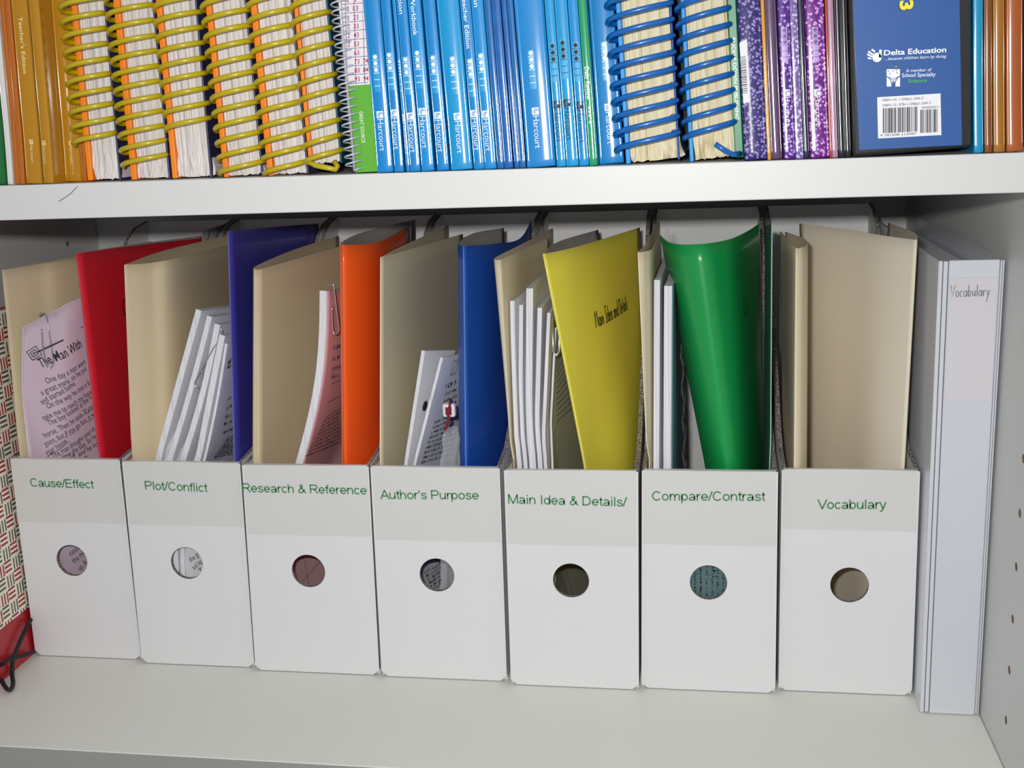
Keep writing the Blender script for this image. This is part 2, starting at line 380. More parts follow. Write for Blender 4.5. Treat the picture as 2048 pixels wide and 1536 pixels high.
mb = MB(); mb.box(W0 + .0003, W1 - .0003, 0, D - .0003, -0.03, 0); mb.build('shelf', LAM2, bc, bevel=0.0006)
mb = MB(); mb.box(W0 + .0003, W1 - .0003, -.0006, 0, -0.03, -.0006); o = mb.build('front_edge', mat('grey_edge_band', (158, 158, 152), .5), bc); part_label(o, 'grey front edge of the lower shelf')
mb = MB(); mb.box(W0 + .0003, W1 - .0003, 0.012, D - .0003, -0.12, -0.0302); mb.build('plinth', LAM, bc)
mb = MB(); mb.box(W0 + .0003, W1 - .0003, 0, D - .0003, 0.70, 0.72); mb.build('top_panel', LAM, bc)
mb = MB()
q = [at(155, 373, 0), at(148, 380, 0), at(143, 386, 0), at(133, 393, 0), at(124, 399, 0), at(117, 403, 0)]
ribbon(mb, [(p.x, p.z) for p in q], lambda a, b: (a, -0.00012, b), 0.0004)
o = mb.build('pencil_mark', GREYINK, bc); part_label(o, 'grey pencil scratch on the edge of the upper shelf')

# ------------------------------------------------------------------ magazine files
FH, FD, TH = 0.1562, 0.246, 0.003
PROFILE = [(.003, 0), (.003, .156), (.035, .160), (.060, .173), (.10, .203), (.14, .235), (.17, .259), (.192, .280), (.206, .293), (.222, .301), (.246, .305), (.246, 0)]
FILES = [  # bottom left, bottom right, top left, top right (px), y, label bottom z, hole px, text, baseline px, colour clue
 ((67,1308),(282.5,1321),(20,920),(240,922), .1225, .1082, (144,1121), 'Cause/Effect', (62,973),(187,977)),
 ((286,1324),(509,1337),(243,921),(480,922), .1176, .1095, (374,1126), 'Plot/Conflict', (291,979),(414,984)),
 ((512,1339),(759.5,1352),(483,930),(738,934), .1140, .1055, (617,1142), 'Research & Reference', (486,984),(733,989)),
 ((763,1353),(1015,1363),(740,932),(1000,937), .1130, .1039, (874,1150), "Author's Purpose", (763,998),(957,999)),
 ((1022,1368),(1278.5,1380),(1007,937),(1277,944), .1090, .1044, (1142,1161), 'Main Idea & Details/', (1017,1007),(1252,1013)),
 ((1282,1377),(1551,1386),(1283,941),(1557,947), .1120, .1056, (1417,1165), 'Compare/Contrast', (1305,1001),(1529,1002)),
 ((1556,1381),(1824,1392),(1563,938),(1841,943), .1168, .1161, (1699,1170), 'Vocabulary', (1637,1018),(1771,1018))]
FLAB = ['white card magazine file labelled Cause/Effect, beside the patterned red portfolio',
 'white card magazine file labelled Plot/Conflict, holding a purple folder',
 'white card magazine file labelled Research & Reference, holding an orange folder',
 "white card magazine file labelled Author's Purpose, holding a dark blue folder",
 'white card magazine file labelled Main Idea & Details/, holding a yellow folder',
 'white card magazine file labelled Compare/Contrast, holding a green folder',
 'white card magazine file labelled Vocabulary, beside the white ring binder']
FX = []
for (bl, br, tl, tr, yb, zl, hp, txt, t0, t1), lab in zip(FILES, FLAB):
    B0, B1, T0, T1 = atz(*bl, 0).x, atz(*br, 0).x, at(*tl, yb).x, at(*tr, yb).x
    if not FX: B0 = -0.3905
    B0 += .0002; B1 -= .0002; T0 += .0002; T1 -= .0002
    FX.append((B0, B1, T0, T1, yb))
    xl = lambda z, B0=B0, T0=T0: lerp(B0, T0, min(max(z, 0) / .156, 1.0))
    xr = lambda z, B1=B1, T1=T1: lerp(B1, T1, min(max(z, 0) / .156, 1.0))
    root = thing('magazine_file', lab, 'magazine file', ((B0 + B1) / 2, yb, 0), 'white magazine files in a row on the lower shelf')
    hc = at(*hp, yb); ch = .0045
    mb = MB()
    poly = [(B0 + ch, 0.0006), (B1 - ch, 0.0006), (xr(ch), ch), (T1, FH), (T0, FH), (xl(ch), ch)]
    plate(mb, poly, (hc.x, hc.z), .0122, lambda x, z: (x, yb, z), lambda x, z: (x, yb + TH, z))
    mb.build('front_panel', [CARD, CARDEDGE], root)
    for sgn in (0, 1):
        mb = MB(); fa = []; fb = []
        for y, z in PROFILE:
            x = xl(z) if sgn == 0 else xr(z) - TH
            fa.append(Vector((x, yb + y + .0001, z))); fb.append(Vector((x + TH, yb + y + .0001, z)))
        N = len(PROFILE); mb.v += fa + fb
        # faces of the (non convex) profile as a fan of strips down to the base
        base_i = {}
        for i in range(2, N - 2):
            pass
        cols = [i for i in range(1, N - 1)]
        lo_a, lo_b = [], []
        for i in cols:
            y = PROFILE[i][0]; xx = xl(0) if sgn == 0 else xr(0) - TH
            lo_a.append(len(mb.v)); mb.v.append(Vector((xx, yb + y + .0001, 0.0004)))
            lo_b.append(len(mb.v)); mb.v.append(Vector((xx + TH, yb + y + .0001, 0.0004)))
        # a mid row at the front height so the flare of the front is kept
        mid_a, mid_b = [], []
        for i in cols:
            y = PROFILE[i][0]; z = .156; xx = xl(z) if sgn == 0 else xr(z) - TH
            mid_a.append(len(mb.v)); mb.v.append(Vector((xx, yb + y + .0001, z)))
            mid_b.append(len(mb.v)); mb.v.append(Vector((xx + TH, yb + y + .0001, z)))
        for k in range(len(cols) - 1):
            i, j = cols[k], cols[k + 1]
            mb.f += [[lo_a[k], mid_a[k], mid_a[k+1], lo_a[k+1]], [lo_b[k], lo_b[k+1], mid_b[k+1], mid_b[k]]]; mb.m += [0, 0]
            mb.f += [[mid_a[k], i, j, mid_a[k+1]], [mid_b[k], mid_b[k+1], N + j, N + i]]; mb.m += [0, 0]
            mb.f += [[i, N + i, N + j, j], [lo_a[k], lo_a[k+1], lo_b[k+1], lo_b[k]]]; mb.m += [1, 0]
        mb.f += [[lo_a[0], lo_b[0], mid_b[0], mid_a[0]], [lo_a[-1], mid_a[-1], mid_b[-1], lo_b[-1]], [mid_a[-1], cols[-1], N + cols[-1], mid_b[-1]]]; mb.m += [0, 0, 0]
        mb.build('side_panel', [CARD, CARDEDGE], root)
    mb = MB(); xi0, xi1 = max(B0, T0) + TH + .0002, min(B1, T1) - TH - .0002
    mb.hexa([(xl(0)+TH, yb+FD-TH, .001), (xr(0)-TH, yb+FD-TH, .001), (xr(0)-TH, yb+FD, .001), (xl(0)+TH, yb+FD, .001),
             (xl(1)+TH, yb+FD-TH, .3045), (xr(1)-TH, yb+FD-TH, .3045), (xr(1)-TH, yb+FD, .3045), (xl(1)+TH, yb+FD, .3045)])
    mb.build('back_panel', CARD, root)
    mb = MB(); mb.box(xl(0)+TH+.0002, xr(0)-TH-.0002, yb+TH, yb+FD-TH, .0004, .0030); mb.build('base', CARD, root)
    # label strip folded over the front lip
    mb = MB(); e = .0004; zt = FH + .0004
    def lx(z, s_): return (xl(z) + .0012) if s_ == 0 else (xr(z) - .0012)
    nseg = 12; g = []
    for j, z in enumerate((zl, lerp(zl, zt, .5), zt)):
        g.append([Vector((lerp(lx(z, 0), lx(z, 1), i / nseg), yb - e, z + (.0005 * sin(3.1 * i / nseg + T0 * 40) if j == 2 else 0))) for i in range(nseg + 1)])
    mb.sheet(g, .0003)
    mb.box(lx(FH, 0), lx(FH, 1), yb - e + .0001, yb + TH + .0004, FH + .0001, FH + .0004)
    lb = mb.build('label', LABEL, root); part_label(lb, 'taped paper label strip across the front')
    mb = MB(); a, b = at(*t0, yb - .0005), at(*t1, yb - .0005); L = (b - a).length; ux, uz = (b.x - a.x) / L, (b.z - a.z) / L
    print_sans(mb, txt, lambda s, t: (a.x + ux * s - uz * t, yb - .0006, a.z + uz * s + ux * t), .0064, L)
    o = mb.build('lettering', GREENINK, lb); part_label(o, 'green printed words ' + txt)

def inside(k, z=0.15, m=.0036):
    B0, B1, T0, T1, yb = FX[k]; t = min(max(z, 0) / .156, 1)
    return lerp(B0, T0, t) + m, lerp(B1, T1, t) - m
def clampx(p, k, m=.0036):
    a, b = inside(k, p.z, m)
    return Vector((min(max(p.x, a), b), p.y, p.z))
ZB = .0034
def root_at(g, name, label, cat, group=None):
    p = g[0][0]; return thing(name, label, cat, (p.x, p.y, p.z), group)
def folder(k, label, m, leaves, name='folder', th=.0006, medge=None, group=None, inner=None):
    """a folder of one or more leaves, each (part name, top, bot)"""
    root = None; grids = []
    for part, top, bot in leaves:
        g = leaf_grid(k, top, bot, th=th)
        if root is None: root = root_at(g, name, label, 'folder', group)
        mb = MB(); left = bool(grids)
        if inner is None: mb.sheet(g, th, 0, 1)
        else: mb.sheet(g, th, 2 if left else 0, 1, 0 if left else 2)
        mb.build(part, [m, medge or m, inner or m], root, smooth=True); grids.append(g)
    register(k, *grids)
    return root, grids

from mathutils.geometry import intersect_ray_tri
from mathutils.bvhtree import BVHTree
def _leaf_pts(k, top, bot, zmin, base=None):
    cols = []; t0 = b0 = None
    for i, tp in enumerate(top):
        t = tp.copy() if isinstance(tp, Vector) else at(*tp); bp = bot[i] if i < len(bot) else None
        if bp is None:
            b = t + (b0 - t0); b.z = .155; b.y = t.y + (b0.y - t0.y)
        else: b = bp.copy() if isinstance(bp, Vector) else at(*bp)
        t0, b0 = t, b
        c = b + (t - b) * ((zmin - b.z) / (t.z - b.z)) * .35; c.z = zmin
        if base is not None: c.x = base + (b.x - (cols[0][1].x if cols else b.x))
        cols.append((t, clampx(b, k), clampx(c, k)))
    return cols
def leaf_grid(k, top, bot, nz=26, ns=6, bulge=0.0, zmin=ZB, base=None, th=.0006):
    cols = _leaf_pts(k, top, bot, zmin, base); g = []
    for j in range(nz + 1):
        v = j / nz; row = []
        for (t, b, c) in cols:
            zr = (b.z - c.z) / (t.z - c.z)
            if v < zr:
                p = c.lerp(b, v / zr)
                if base is not None: p.x = lerp(c.x, b.x, (v / zr) ** 2)
            else:
                q = (v - zr) / (1 - zr); p = b.lerp(t, q); p.x += bulge * sin(pi * q)
            row.append(p)
        fine = []
        for i in range(len(row) - 1):
            p0, p1, p2, p3 = row[max(i-1, 0)], row[i], row[i+1], row[min(i+2, len(row)-1)]
            for q in range(ns):
                u = q / ns
                fine.append(.5 * ((2*p1) + (p2-p0)*u + (2*p0-5*p1+4*p2-p3)*u*u + (3*p1-p0-3*p2+p3)*u**3))
        fine.append(row[-1]); g.append(fine)
    return settle(k, g, th)
PRIOR = {}
def settle(k, g, th):
    """keep a leaf inside its file and to the right of what already stands in it"""
    B0, B1, T0, T1, yb = FX[k]; pr = PRIOR.get(k, [])
    for row in g:
        for p in row:
            if p.z < .160: p.y = max(p.y, yb + .0044)
            for bv, ya, yz, zt, zm in pr:
                if p.z > zm + .001: continue
                for dy in (0, .001, -.001, .004, -.004, .009, -.009):
                    h = bv.ray_cast(Vector((.3, min(max(p.y, ya), yz) + dy, min(max(p.z, .006), zt - .0015))), Vector((-1, 0, 0)))
                    if h[0] is not None: break
                if h[0] is not None and h[0].x > p.x - th * 1.22 - .0007: p.x = h[0].x + th * 1.22 + .0007
            if p.z < interp(PROFILE[1:-1], p.y - yb) + .012:
                a, b = inside(k, p.z, .0041); p.x = min(max(p.x, a + th), b)
    return g
def register(k, *grids): PRIOR.setdefault(k, []).extend((bvh_of(g), min(p.y for r in g for p in r) + .0006, max(p.y for r in g for p in r) - .0006, min(p.z for p in g[-1]), max(p.z for p in g[-1])) for g in grids)
def on_grid(g, px, py, off=.0003):
    d = ray(px, py).normalized(); best = None
    for j in range(len(g) - 1):
        for i in range(len(g[0]) - 1):
            a, b, c, e = g[j][i], g[j][i+1], g[j+1][i+1], g[j+1][i]
            for tri in ((a, b, c), (a, c, e)):
                h = intersect_ray_tri(*tri, d, CAM, True)
                if h is not None and (h - CAM).dot(d) > 0 and (best is None or (h - CAM).length < best[0]):
                    n = (tri[1] - tri[0]).cross(tri[2] - tri[0]).normalized()
                    if n.dot(d) > 0: n = -n
                    best = ((h - CAM).length, h + n * off, n)
    if best is None:
        print('MISS on_grid', px, py); return None
    return best[1], best[2]
def bvh_of(g):
    key = id(g)
    if key not in _bv:
        nj, ni = len(g), len(g[0])
        _bv[key] = (BVHTree.FromPolygons([tuple(p) for r in g for p in r], [(j*ni+i, j*ni+i+1, (j+1)*ni+i+1, (j+1)*ni+i) for j in range(nj-1) for i in range(ni-1)]), g)
    return _bv[key][0]
_bv = {}
def surf_fn(g, p0, p1):
    """a frame on a leaf: along = from pixel p0 to p1, up = in the leaf; points are dropped onto the curved leaf"""
    A, B = on_grid(g, *p0), on_grid(g, *p1)
    if A is None or B is None: return None
    a, n = A; n = (n + B[1]).normalized(); e = B[0] - a; L = e.length; e.normalize(); up = n.cross(e).normalized(); bv = bvh_of(g)
    def fn(s, t):
        p = a + e * s + up * t
        h = bv.ray_cast(p + n * .03, -n, .06)
        return h[0] + n * .0003 if h[0] is not None else p
    return fn, L
def write_on(mb, g, s, p0, p1, cap, bold=0.0, shear=0.0, m=0):
    r = surf_fn(g, p0, p1)
    if r: write(mb, s, r[0], cap, r[1], bold, shear, m)
    return r

# ------------------------------------------------------------------ what the magazine files hold
GLOSS = dict(rough=0.35, spec=0.5, coat=0.25, coat_rough=0.2)
RED = mat('red_folder_card', (226, 36, 54), **GLOSS); REDM = mat('red_folder_edge', (205, 70, 84), .5)
PURP = mat('violet_folder_card', (64, 62, 164), **GLOSS); PURPM = mat('violet_folder_edge', (120, 108, 180), .5)
ORAN = mat('orange_folder_card', (255, 96, 26), **GLOSS); ORANM = mat('orange_folder_edge', (250, 140, 80), .5)
BLUE = mat('blue_folder_card', (24, 82, 180), **GLOSS); BLUEM = mat('blue_folder_edge', (100, 140, 200), .5)
YELL = mat('yellow_folder_card', (246, 234, 84), **GLOSS); YELLM = mat('yellow_folder_edge', (240, 230, 120), .5)
GREE = mat('green_folder_card', (20, 156, 76), **GLOSS); GREEM = mat('green_folder_edge', (170, 220, 190), .5)
TEAL = mat('dark_teal_card', (70, 112, 104), rough=0.5)
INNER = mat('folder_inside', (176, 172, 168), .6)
CREAM_E = mat('manila_edge', (242, 228, 196), .6)
GM = 'manila folders standing in the magazine files'; GC = 'coloured folders standing in the magazine files'; GP = 'paper packets standing in the magazine files'

def packet(k, label, ft, fb, yt=.135, yb=.128, dx=0.0, dep=.14, th=.004, m=PAPER, cover=None, bulge=0.0, name='paper_packet', dz=0.0, cname='cover_sheet', base=None):
    t = at(ft[0], ft[1], yt); b = at(fb[0], fb[1], yb)
    tt = [t, t + Vector((dx * .5, dep * .5, dz * .5)), t + Vector((dx, dep, dz))]; bb = [b, b + Vector((dx * .5, dep * .5, 0)), b + Vector((dx, dep, 0))]
    g = leaf_grid(k, tt, bb, bulge=bulge, ns=8, base=base, th=th + (.0012 if cover is not None else 0)); register(k, g)
    root = root_at(g, name, label, 'papers', GP)
    mb = MB(); gs = g
    if cover is not None:
        mc = MB(); mc.sheet(g, .0005); mc.build(cname, cover, root, smooth=True)
        gs = [[p - Vector((.0006, 0, 0)) for p in r] for r in g]
    mb.sheet(gs, th, 0, 1); mb.build('sheets', [m, PAPERSTACK], root, smooth=False)
    return root, g
def clip(g, label, pts_px, r=.00055):
    """a bent wire clip following pixels on a sheet"""
    P = [on_grid(g, *q, off=.0009) if len(q) == 2 else (at(*q), None) for q in pts_px]; P = [q[0] for q in P if q]
    fine = []
    for i in range(len(P) - 1):
        p0, p1, p2, p3 = P[max(i-1, 0)], P[i], P[i+1], P[min(i+2, len(P)-1)]
        for q in range(5):
            u = q / 5; fine.append(.5 * ((2*p1) + (p2-p0)*u + (2*p0-5*p1+4*p2-p3)*u*u + (3*p1-p0-3*p2+p3)*u**3))
    fine.append(P[-1]); mb = MB(); mb.tube(fine, r, 8)
    o = mb.build('paper_clip', WIRE, None, smooth=True); tag(o, label, 'paper clip', 'paper clips on the papers'); return o

# --- file 1: Cause/Effect
folder(0, 'tan manila folder behind the story page in the leftmost magazine file', MANILA,
       [('leaf', [(5,540,.145), (75,529,.170), (150,518,.200), Vector((-.338,.345,.288))], [(40,918,.128), None, None, Vector((-.336,.34,.155))]),
        ('leaf', [(5,540,.145), Vector((-.379,.20,.291)), Vector((-.372,.345,.289))], [(38,918,.129), None, None])], medge=CREAM_E, group=GM)
LILAC = mat('lilac_paper', (212, 192, 208), .7, .3)
g = leaf_grid(0, [(47,655,.140), (100,628,.152), (160,598,.166), Vector((-.331,.25,.272))], [(36,918,.130), (90,905,.140), (160,880,.160), Vector((-.330,.24,.155))], ns=4, th=.0044); register(0, g)
r0 = root_at(g, 'paper_packet', 'lilac story pages titled The Man With, in the leftmost magazine file', 'papers', GP)
mb = MB(); mb.sheet(g, .0006); cs = mb.build('cover_sheet', LILAC, r0, smooth=True)
mb = MB(); mb.sheet([[p + Vector((-.0014, .0012, 0)) for p in r] for r in g], .0020, 0, 1); mb.build('sheets', [PAPER, PAPERSTACK], r0, smooth=True)
K = lambda x, y: (x / 2.9533, 420 + y / 2.9533)
mb = MB(); write_on(mb, g, 'The Man With', K(246,932), K(484,806), .0070, bold=.012, shear=.1)
for s, a, b in [('One day a man went', (278,1027), (507,905)), ('a great many, so he put', (250,1095), (512,945)), ('and started home.', (250,1150), (450,1030)),
                ('On the way he met a b', (285,1175), (530,1030)), ('take me to reach my hous', (258,1245), (540,1083)), ('The boy looked at the h', (292,1275), (540,1117)),
                ('horse. Then he said, "If you', (265,1347), (548,1170)), ('soon, but if you go fast, it w', (270,1397), (556,1215)), ('your house."', (278,1450), (410,1362)),
                ('The man thought over th', (312,1468), (562,1302)), ('believe the boy. So he', (345,1490), (568,1345)), ('off, and he ho', (415,1482), (578,1392)), ('up.', (490,1482), (522,1465))]:
    write_on(mb, g, s, K(*a), K(*b), .0044)
for a, b in (((270,1404), (556,1224)), ((278,1458), (410,1370)), ((480,1215), (548,1177)), ((214,842), (485,690))):
    f = surf_fn(g, K(*a), K(*b))
    if f: ribbon(mb, [(0, 0), (f[1] * .5, 0), (f[1], 0)], f[0], .0004 if a[1] > 900 else .0011)
f = surf_fn(g, K(193,888), K(222,870))
if f:
    for q0, q1 in ((0, .0075), (.0017, .0058), (.0031, .0044)): ribbon(mb, [(q0, q0), (q1, q0), (q1, q1), (q0, q1), (q0, q0)], f[0], .0007)
o = mb.build('lettering', BLACKINK, cs); part_label(o, 'black print of the story'); mb = MB()
for s, a, b in (('coco', (142,1112), (160,1096)), ('the mo', (148,1127), (171,1106)), ('up. A', (159,1142), (175,1127))): write_on(mb, g, s, a, b, .0046)
o = mb.build('lettering', BLACKINK, cs); part_label(o, 'black print seen through the finger hole')
clip(g, 'steel paper clip on the lilac story page', [(78,632,.1395), (82,627,.140), (88,627,.141), (93,634), (98,665), (106,715), (106,728), (101,736), (94,733), (90,720), (85,690), (83,658)])
red = folder(0, 'glossy red folder in the leftmost magazine file', RED,
       [('leaf', [(153,507,.125), (280,490,.22), (415,475,.335)], [(200,918,.125), None, Vector((-.306,.335,.155))]),
        ('leaf', [(153,507,.125), Vector((-.3205,.22,.300)), Vector((-.316,.335,.294))], [(199,918,.125), None, None])], medge=REDM, group=GC, inner=INNER)
mb = MB(); rg = [o for o in bpy.data.objects if o.parent and o.parent.name == 'folder.001' and o.name.startswith('leaf')]
f = surf_fn(red[1][0], (246,632), (262,628))
if f: ribbon(mb, arc(.004, .006, .0036, .0058, 20, 340, 18), f[0], .0012)
mb.build('handwriting', BLACKINK, rg[0])
mb = MB(); g = leaf_grid(0, [Vector((-.3030,.30,.3005)), Vector((-.3025,.35,.3015))], [Vector((-.3030,.30,.155)), Vector((-.3025,.35,.155))])
mb.sheet(g, .0004); o = mb.build('loose_sheet', mat('pale_grey_paper', (190, 186, 186), .6)); tag(o, 'pale grey sheet standing behind the red folder', 'paper')

# --- file 2: Plot/Conflict
folder(1, 'tan manila folder left of the thick white papers, in the Plot/Conflict file', MANILA,
       [('leaf', [(250,530,.125), (300,526,.140), (360,515,.165), (476,485,.295)], [(255,918,.125), (310,916,.135), None, None]),
        ('leaf', [(250,530,.125), (330,501,.21), Vector((-.288,.33,.295))], [(254,918,.126), Vector((-.292,.21,.155)), Vector((-.288,.33,.155))])], medge=CREAM_E, group=GM)
L2 = ['leftmost packet of leaning white papers beside the purple folder', 'second packet from the left of the leaning papers beside the purple folder',
      'third packet from the left of the leaning papers beside the purple folder', 'fourth packet from the left of the leaning papers beside the purple folder', 'rightmost leaning packet with printed page touching the purple folder']
tops = [((403,622),(322,918)), ((424,634),(345,918)), ((440,650),(372,918)), ((450,672),(402,918)), ((455,688),(412,918))]
G2 = []
for i, (a, b) in enumerate(tops):
    r, g = packet(1, L2[i], a, b, yt=.136 - .002 * i, yb=.128, th=(.0042, .0036, .0040, .0042, .0018)[i], dep=.13, dz=-.016, bulge=.001 * (i % 3), dx=-.002, base=(-.2885, -.2845, -.2801, -.2755, -.2733)[i]); G2.append((r, g))
r, g = G2[4]; mb = MB(); rng = random.Random(3)
write_on(mb, g, 'th', (453,738), (462,733), .008, bold=.02)
for i, (x0, y0) in enumerate([(460,800), (458,818), (455,836), (452,850), (450,866)]):
    f = surf_fn(g, (x0-6, y0+3), (466, y0-6))
    if f: words(mb, 0, f[1], 0, .0042, f[0], rng)
for i in range(9):
    f = surf_fn(g, (452 - 3.2*i, 880 + 4.6*i), (466, 872 + 4.6*i))
    if f: words(mb, 0, f[1], 0, .0024, f[0], rng)
mb.build('lettering', BLACKINK, [c for c in bpy.data.objects if c.parent == r][0]); mb = MB()
for s, a, b in (('the gro', (381,1125), (404,1107)), ('and leg', (388,1140), (405,1125)), ('v', (399,1143), (404,1139))): write_on(mb, g, s, a, b, .0044)
mb.build('lettering', BLACKINK, [c for c in bpy.data.objects if c.parent == r][0])
clip(G2[3][1], 'steel paper clip on the leaning white papers beside the purple folder', [(432,664,.134), (436,656,.134), (442,658,.134), (444,668,.134), (425,700,.131), (396,752,.129), (390,768,.129), (396,776,.129), (402,768,.129), (404,740,.130)])
folder(1, 'purple folder in the Plot/Conflict file, tallest of the coloured folders', PURP,
       [('leaf', [(457,463,.125), (550,454,.23), (640,447,.335)], [(470,918,.123), Vector((-.2128,.23,.155)), Vector((-.2125,.335,.155))]),
        ('leaf', [(457,463,.125), Vector((-.2125,.22,.308)), Vector((-.215,.335,.300))], [(469,918,.124), None, None])], medge=PURPM, group=GC, inner=INNER)

# --- file 3: Research & Reference
folder(2, 'tan manila folder left of the pink page, in the Research & Reference file', MANILA,
       [('leaf', [(517,540,.125), (600,516,.185), (690,490,.262)], [(518,930,.122), None, Vector((-.172,.262,.155))]),
        ('leaf', [(517,540,.125), (514,532,.135), (590,499,.237), Vector((-.196,.335,.291))], [(517,930,.122), None, Vector((-.2025,.237,.155)), Vector((-.200,.335,.155))])], medge=CREAM_E, group=GM)
PINK = mat('pink_paper', (220, 182, 188), .7, .3)
r, g = packet(2, 'white sheets with a pink top page, curving beside the orange folder', (655,582), (606,930), yt=.135, yb=.130, th=.0050, cover=PINK, bulge=.0055, dx=.003, dz=-.018, cname='pink_page', base=-.1965)
mb = MB(); rng = random.Random(5)
for i, (x0, y0) in enumerate([(665,700), (664,722), (663,742), (662,758)]):
    f = surf_fn(g, (x0, y0), (680, y0 - 5))
    if f: words(mb, 0, f[1], 0, .0046, f[0], rng)
for i in range(10):
    f = surf_fn(g, (650 - 4.4*i, 838 + 8.5*i), (679, 818 + 7.5*i))
    if f: words(mb, 0, f[1], 0, .0026, f[0], rng)
for a, b in (((662,768), (680,760)), ((655,805), (679,792)), ((604,1163), (640,1122)), ((609,1120), (617,1172))):
    f = surf_fn(g, a, b)
    if f: ribbon(mb, [(0, 0), (f[1], 0)], f[0], .0005)
mb.build('lettering', GREYINK, [c for c in bpy.data.objects if c.parent == r and c.name.startswith('pink')][0])
clip(g, 'steel paper clip on the pink page', [(655,577,.133), (659,569,.133), (665,568,.133), (668,576,.133), (674,625,.133), (678,655,.133), (677,663,.133), (671,668,.133), (666,660,.133), (664,612,.133)])
folder(2, 'bright orange folder in the Research & Reference file', ORAN,
       [('leaf', [(682,485,.137), (690,490,.125), (760,483,.170), Vector((-.1218,.285,.302))], [(686,933,.134), (695,933,.124), None, Vector((-.1222,.285,.155))]),
        ('leaf', [(682,485,.137), Vector((-.138,.22,.305)), Vector((-.128,.335,.303))], [(686,933,.134), None, None])], medge=ORANM, group=GC, inner=INNER)

# --- file 4: Author's Purpose
folder(3, "greyish manila folder left of the dark blue folder, in the Author's Purpose file", mat('grey_manila_card', (206, 194, 164), .6, .3, var=.02),
       [('leaf', [(762,515,.125), (830,496,.178), (926,468,.285)], [(762,930,.122), None, Vector((-.084,.285,.155))]),
        ('leaf', [(762,515,.125), (800,495,.18), Vector((-.100,.335,.2975))], [(761,930,.122), Vector((-.1095,.18,.155)), Vector((-.108,.335,.155))])], medge=CREAM_E, group=GM)
r, g = packet(3, "white hole-punched papers in the Author's Purpose file", (850,702), (814,935), yt=.138, yb=.130, th=.0026, dx=.010, dep=.05, dz=-.010, base=-.1035)
hf = surf_fn(g, (846,812), (858,812)); mb = MB(); disc(mb, .003, 0, .0038, hf[0], n=18)
o = mb.build('punched_hole', BLACKINK, r); part_label(o, 'dark punched hole')
r, g = packet(3, "printed worksheet leaning on the dark blue folder, in the Author's Purpose file", (886,716), (830,935), yt=.134, yb=.127, th=.0020, dx=.015, dep=.075, dz=-.010, base=-.1005)
mb = MB(); rng = random.Random(8)
for i in range(4):
    f = surf_fn(g, (890 - 2*i, 778 + 14*i), (914, 767 + 13*i))
    if f: words(mb, 0, f[1], 0, .0066 if i == 0 else .0034, f[0], rng)
for i in range(9):
    f = surf_fn(g, (868 - 3.4*i, 848 + 10*i), (908, 829 + 10*i))
    if f: words(mb, 0, f[1], 0, .0028, f[0], rng)
for i in range(6):
    f = surf_fn(g, (848 + 3*i, 1148 + 7*i), (884, 1128 + 8*i))
    if f: words(mb, 0, f[1], 0, .0034, f[0], rng)
f = surf_fn(g, (900,750), (920,742))
if f: ribbon(mb, [(0, 0), (.009, 0), (.009, .010), (0, .010), (0, 0), (.009, .010)], f[0], .0006)
mb.build('lettering', BLACKINK, [c for c in bpy.data.objects if c.parent == r][0])
p = at(897, 822, .1235)
r = thing('bead_tag', 'white square bead on a maroon cord, hanging beside the dark blue folder', 'tag', p)
mb = MB(); mb.box(p.x - .0042, p.x + .0042, p.y, p.y + .006, p.z - .0045, p.z + .0045); mb.build('bead', mat('white_plastic', (235, 232, 234), .35), r, bevel=.0012)
mb = MB(); rect(mb, -.0022, -.0028, .0022, .0026, lambda s, t: (p.x + s, p.y - .0002, p.z + t)); mb.build('print', mat('maroon_ink', (140, 30, 60), .5), r)
mb = MB(); mb.tube([at(902,800,.129), at(899,815,.1225), at(896,828,.1225), at(898,838,.1225), at(894,850,.1225), at(889,866,.1228)], .0011, 6); mb.build('cord', mat('maroon_cord', (128, 24, 52), .8), r, smooth=True)
CLEAR = mat('clear_plastic', (235, 240, 245), .12, .6, alpha=.16)
gb = leaf_grid(3, [(887,862,.1205), (905,852,.1222), (918,858,.1232)], [(880,935,.1205), (903,936,.1222), (920,936,.1232)], ns=8)
for j, row in enumerate(gb):
    for i, q in enumerate(row): q.y += .0012 * sin(j * 1.9 + i * .8); q.x += .0005 * sin(j * 2.7 + i)
mb = MB(); mb.sheet(gb, .0003); o = mb.build('plastic_bag', CLEAR, None, smooth=True); tag(o, 'crumpled clear plastic bag below the square bead', 'bag')
folder(3, "dark blue folder in the Author's Purpose file", BLUE,
       [('leaf', [(928,492,.125), (985,488,.165), (1040,478,.24), Vector((-.0292,.335,.300))], [(933,932,.123), None, None, Vector((-.0292,.335,.155))]),
        ('leaf', [(928,492,.125), (918,486,.145), (950,466,.21), (1008,456,.28)], [(932,932,.124), None, Vector((-.050,.21,.155)), Vector((-.048,.28,.155))])], medge=BLUEM, group=GC, inner=INNER)

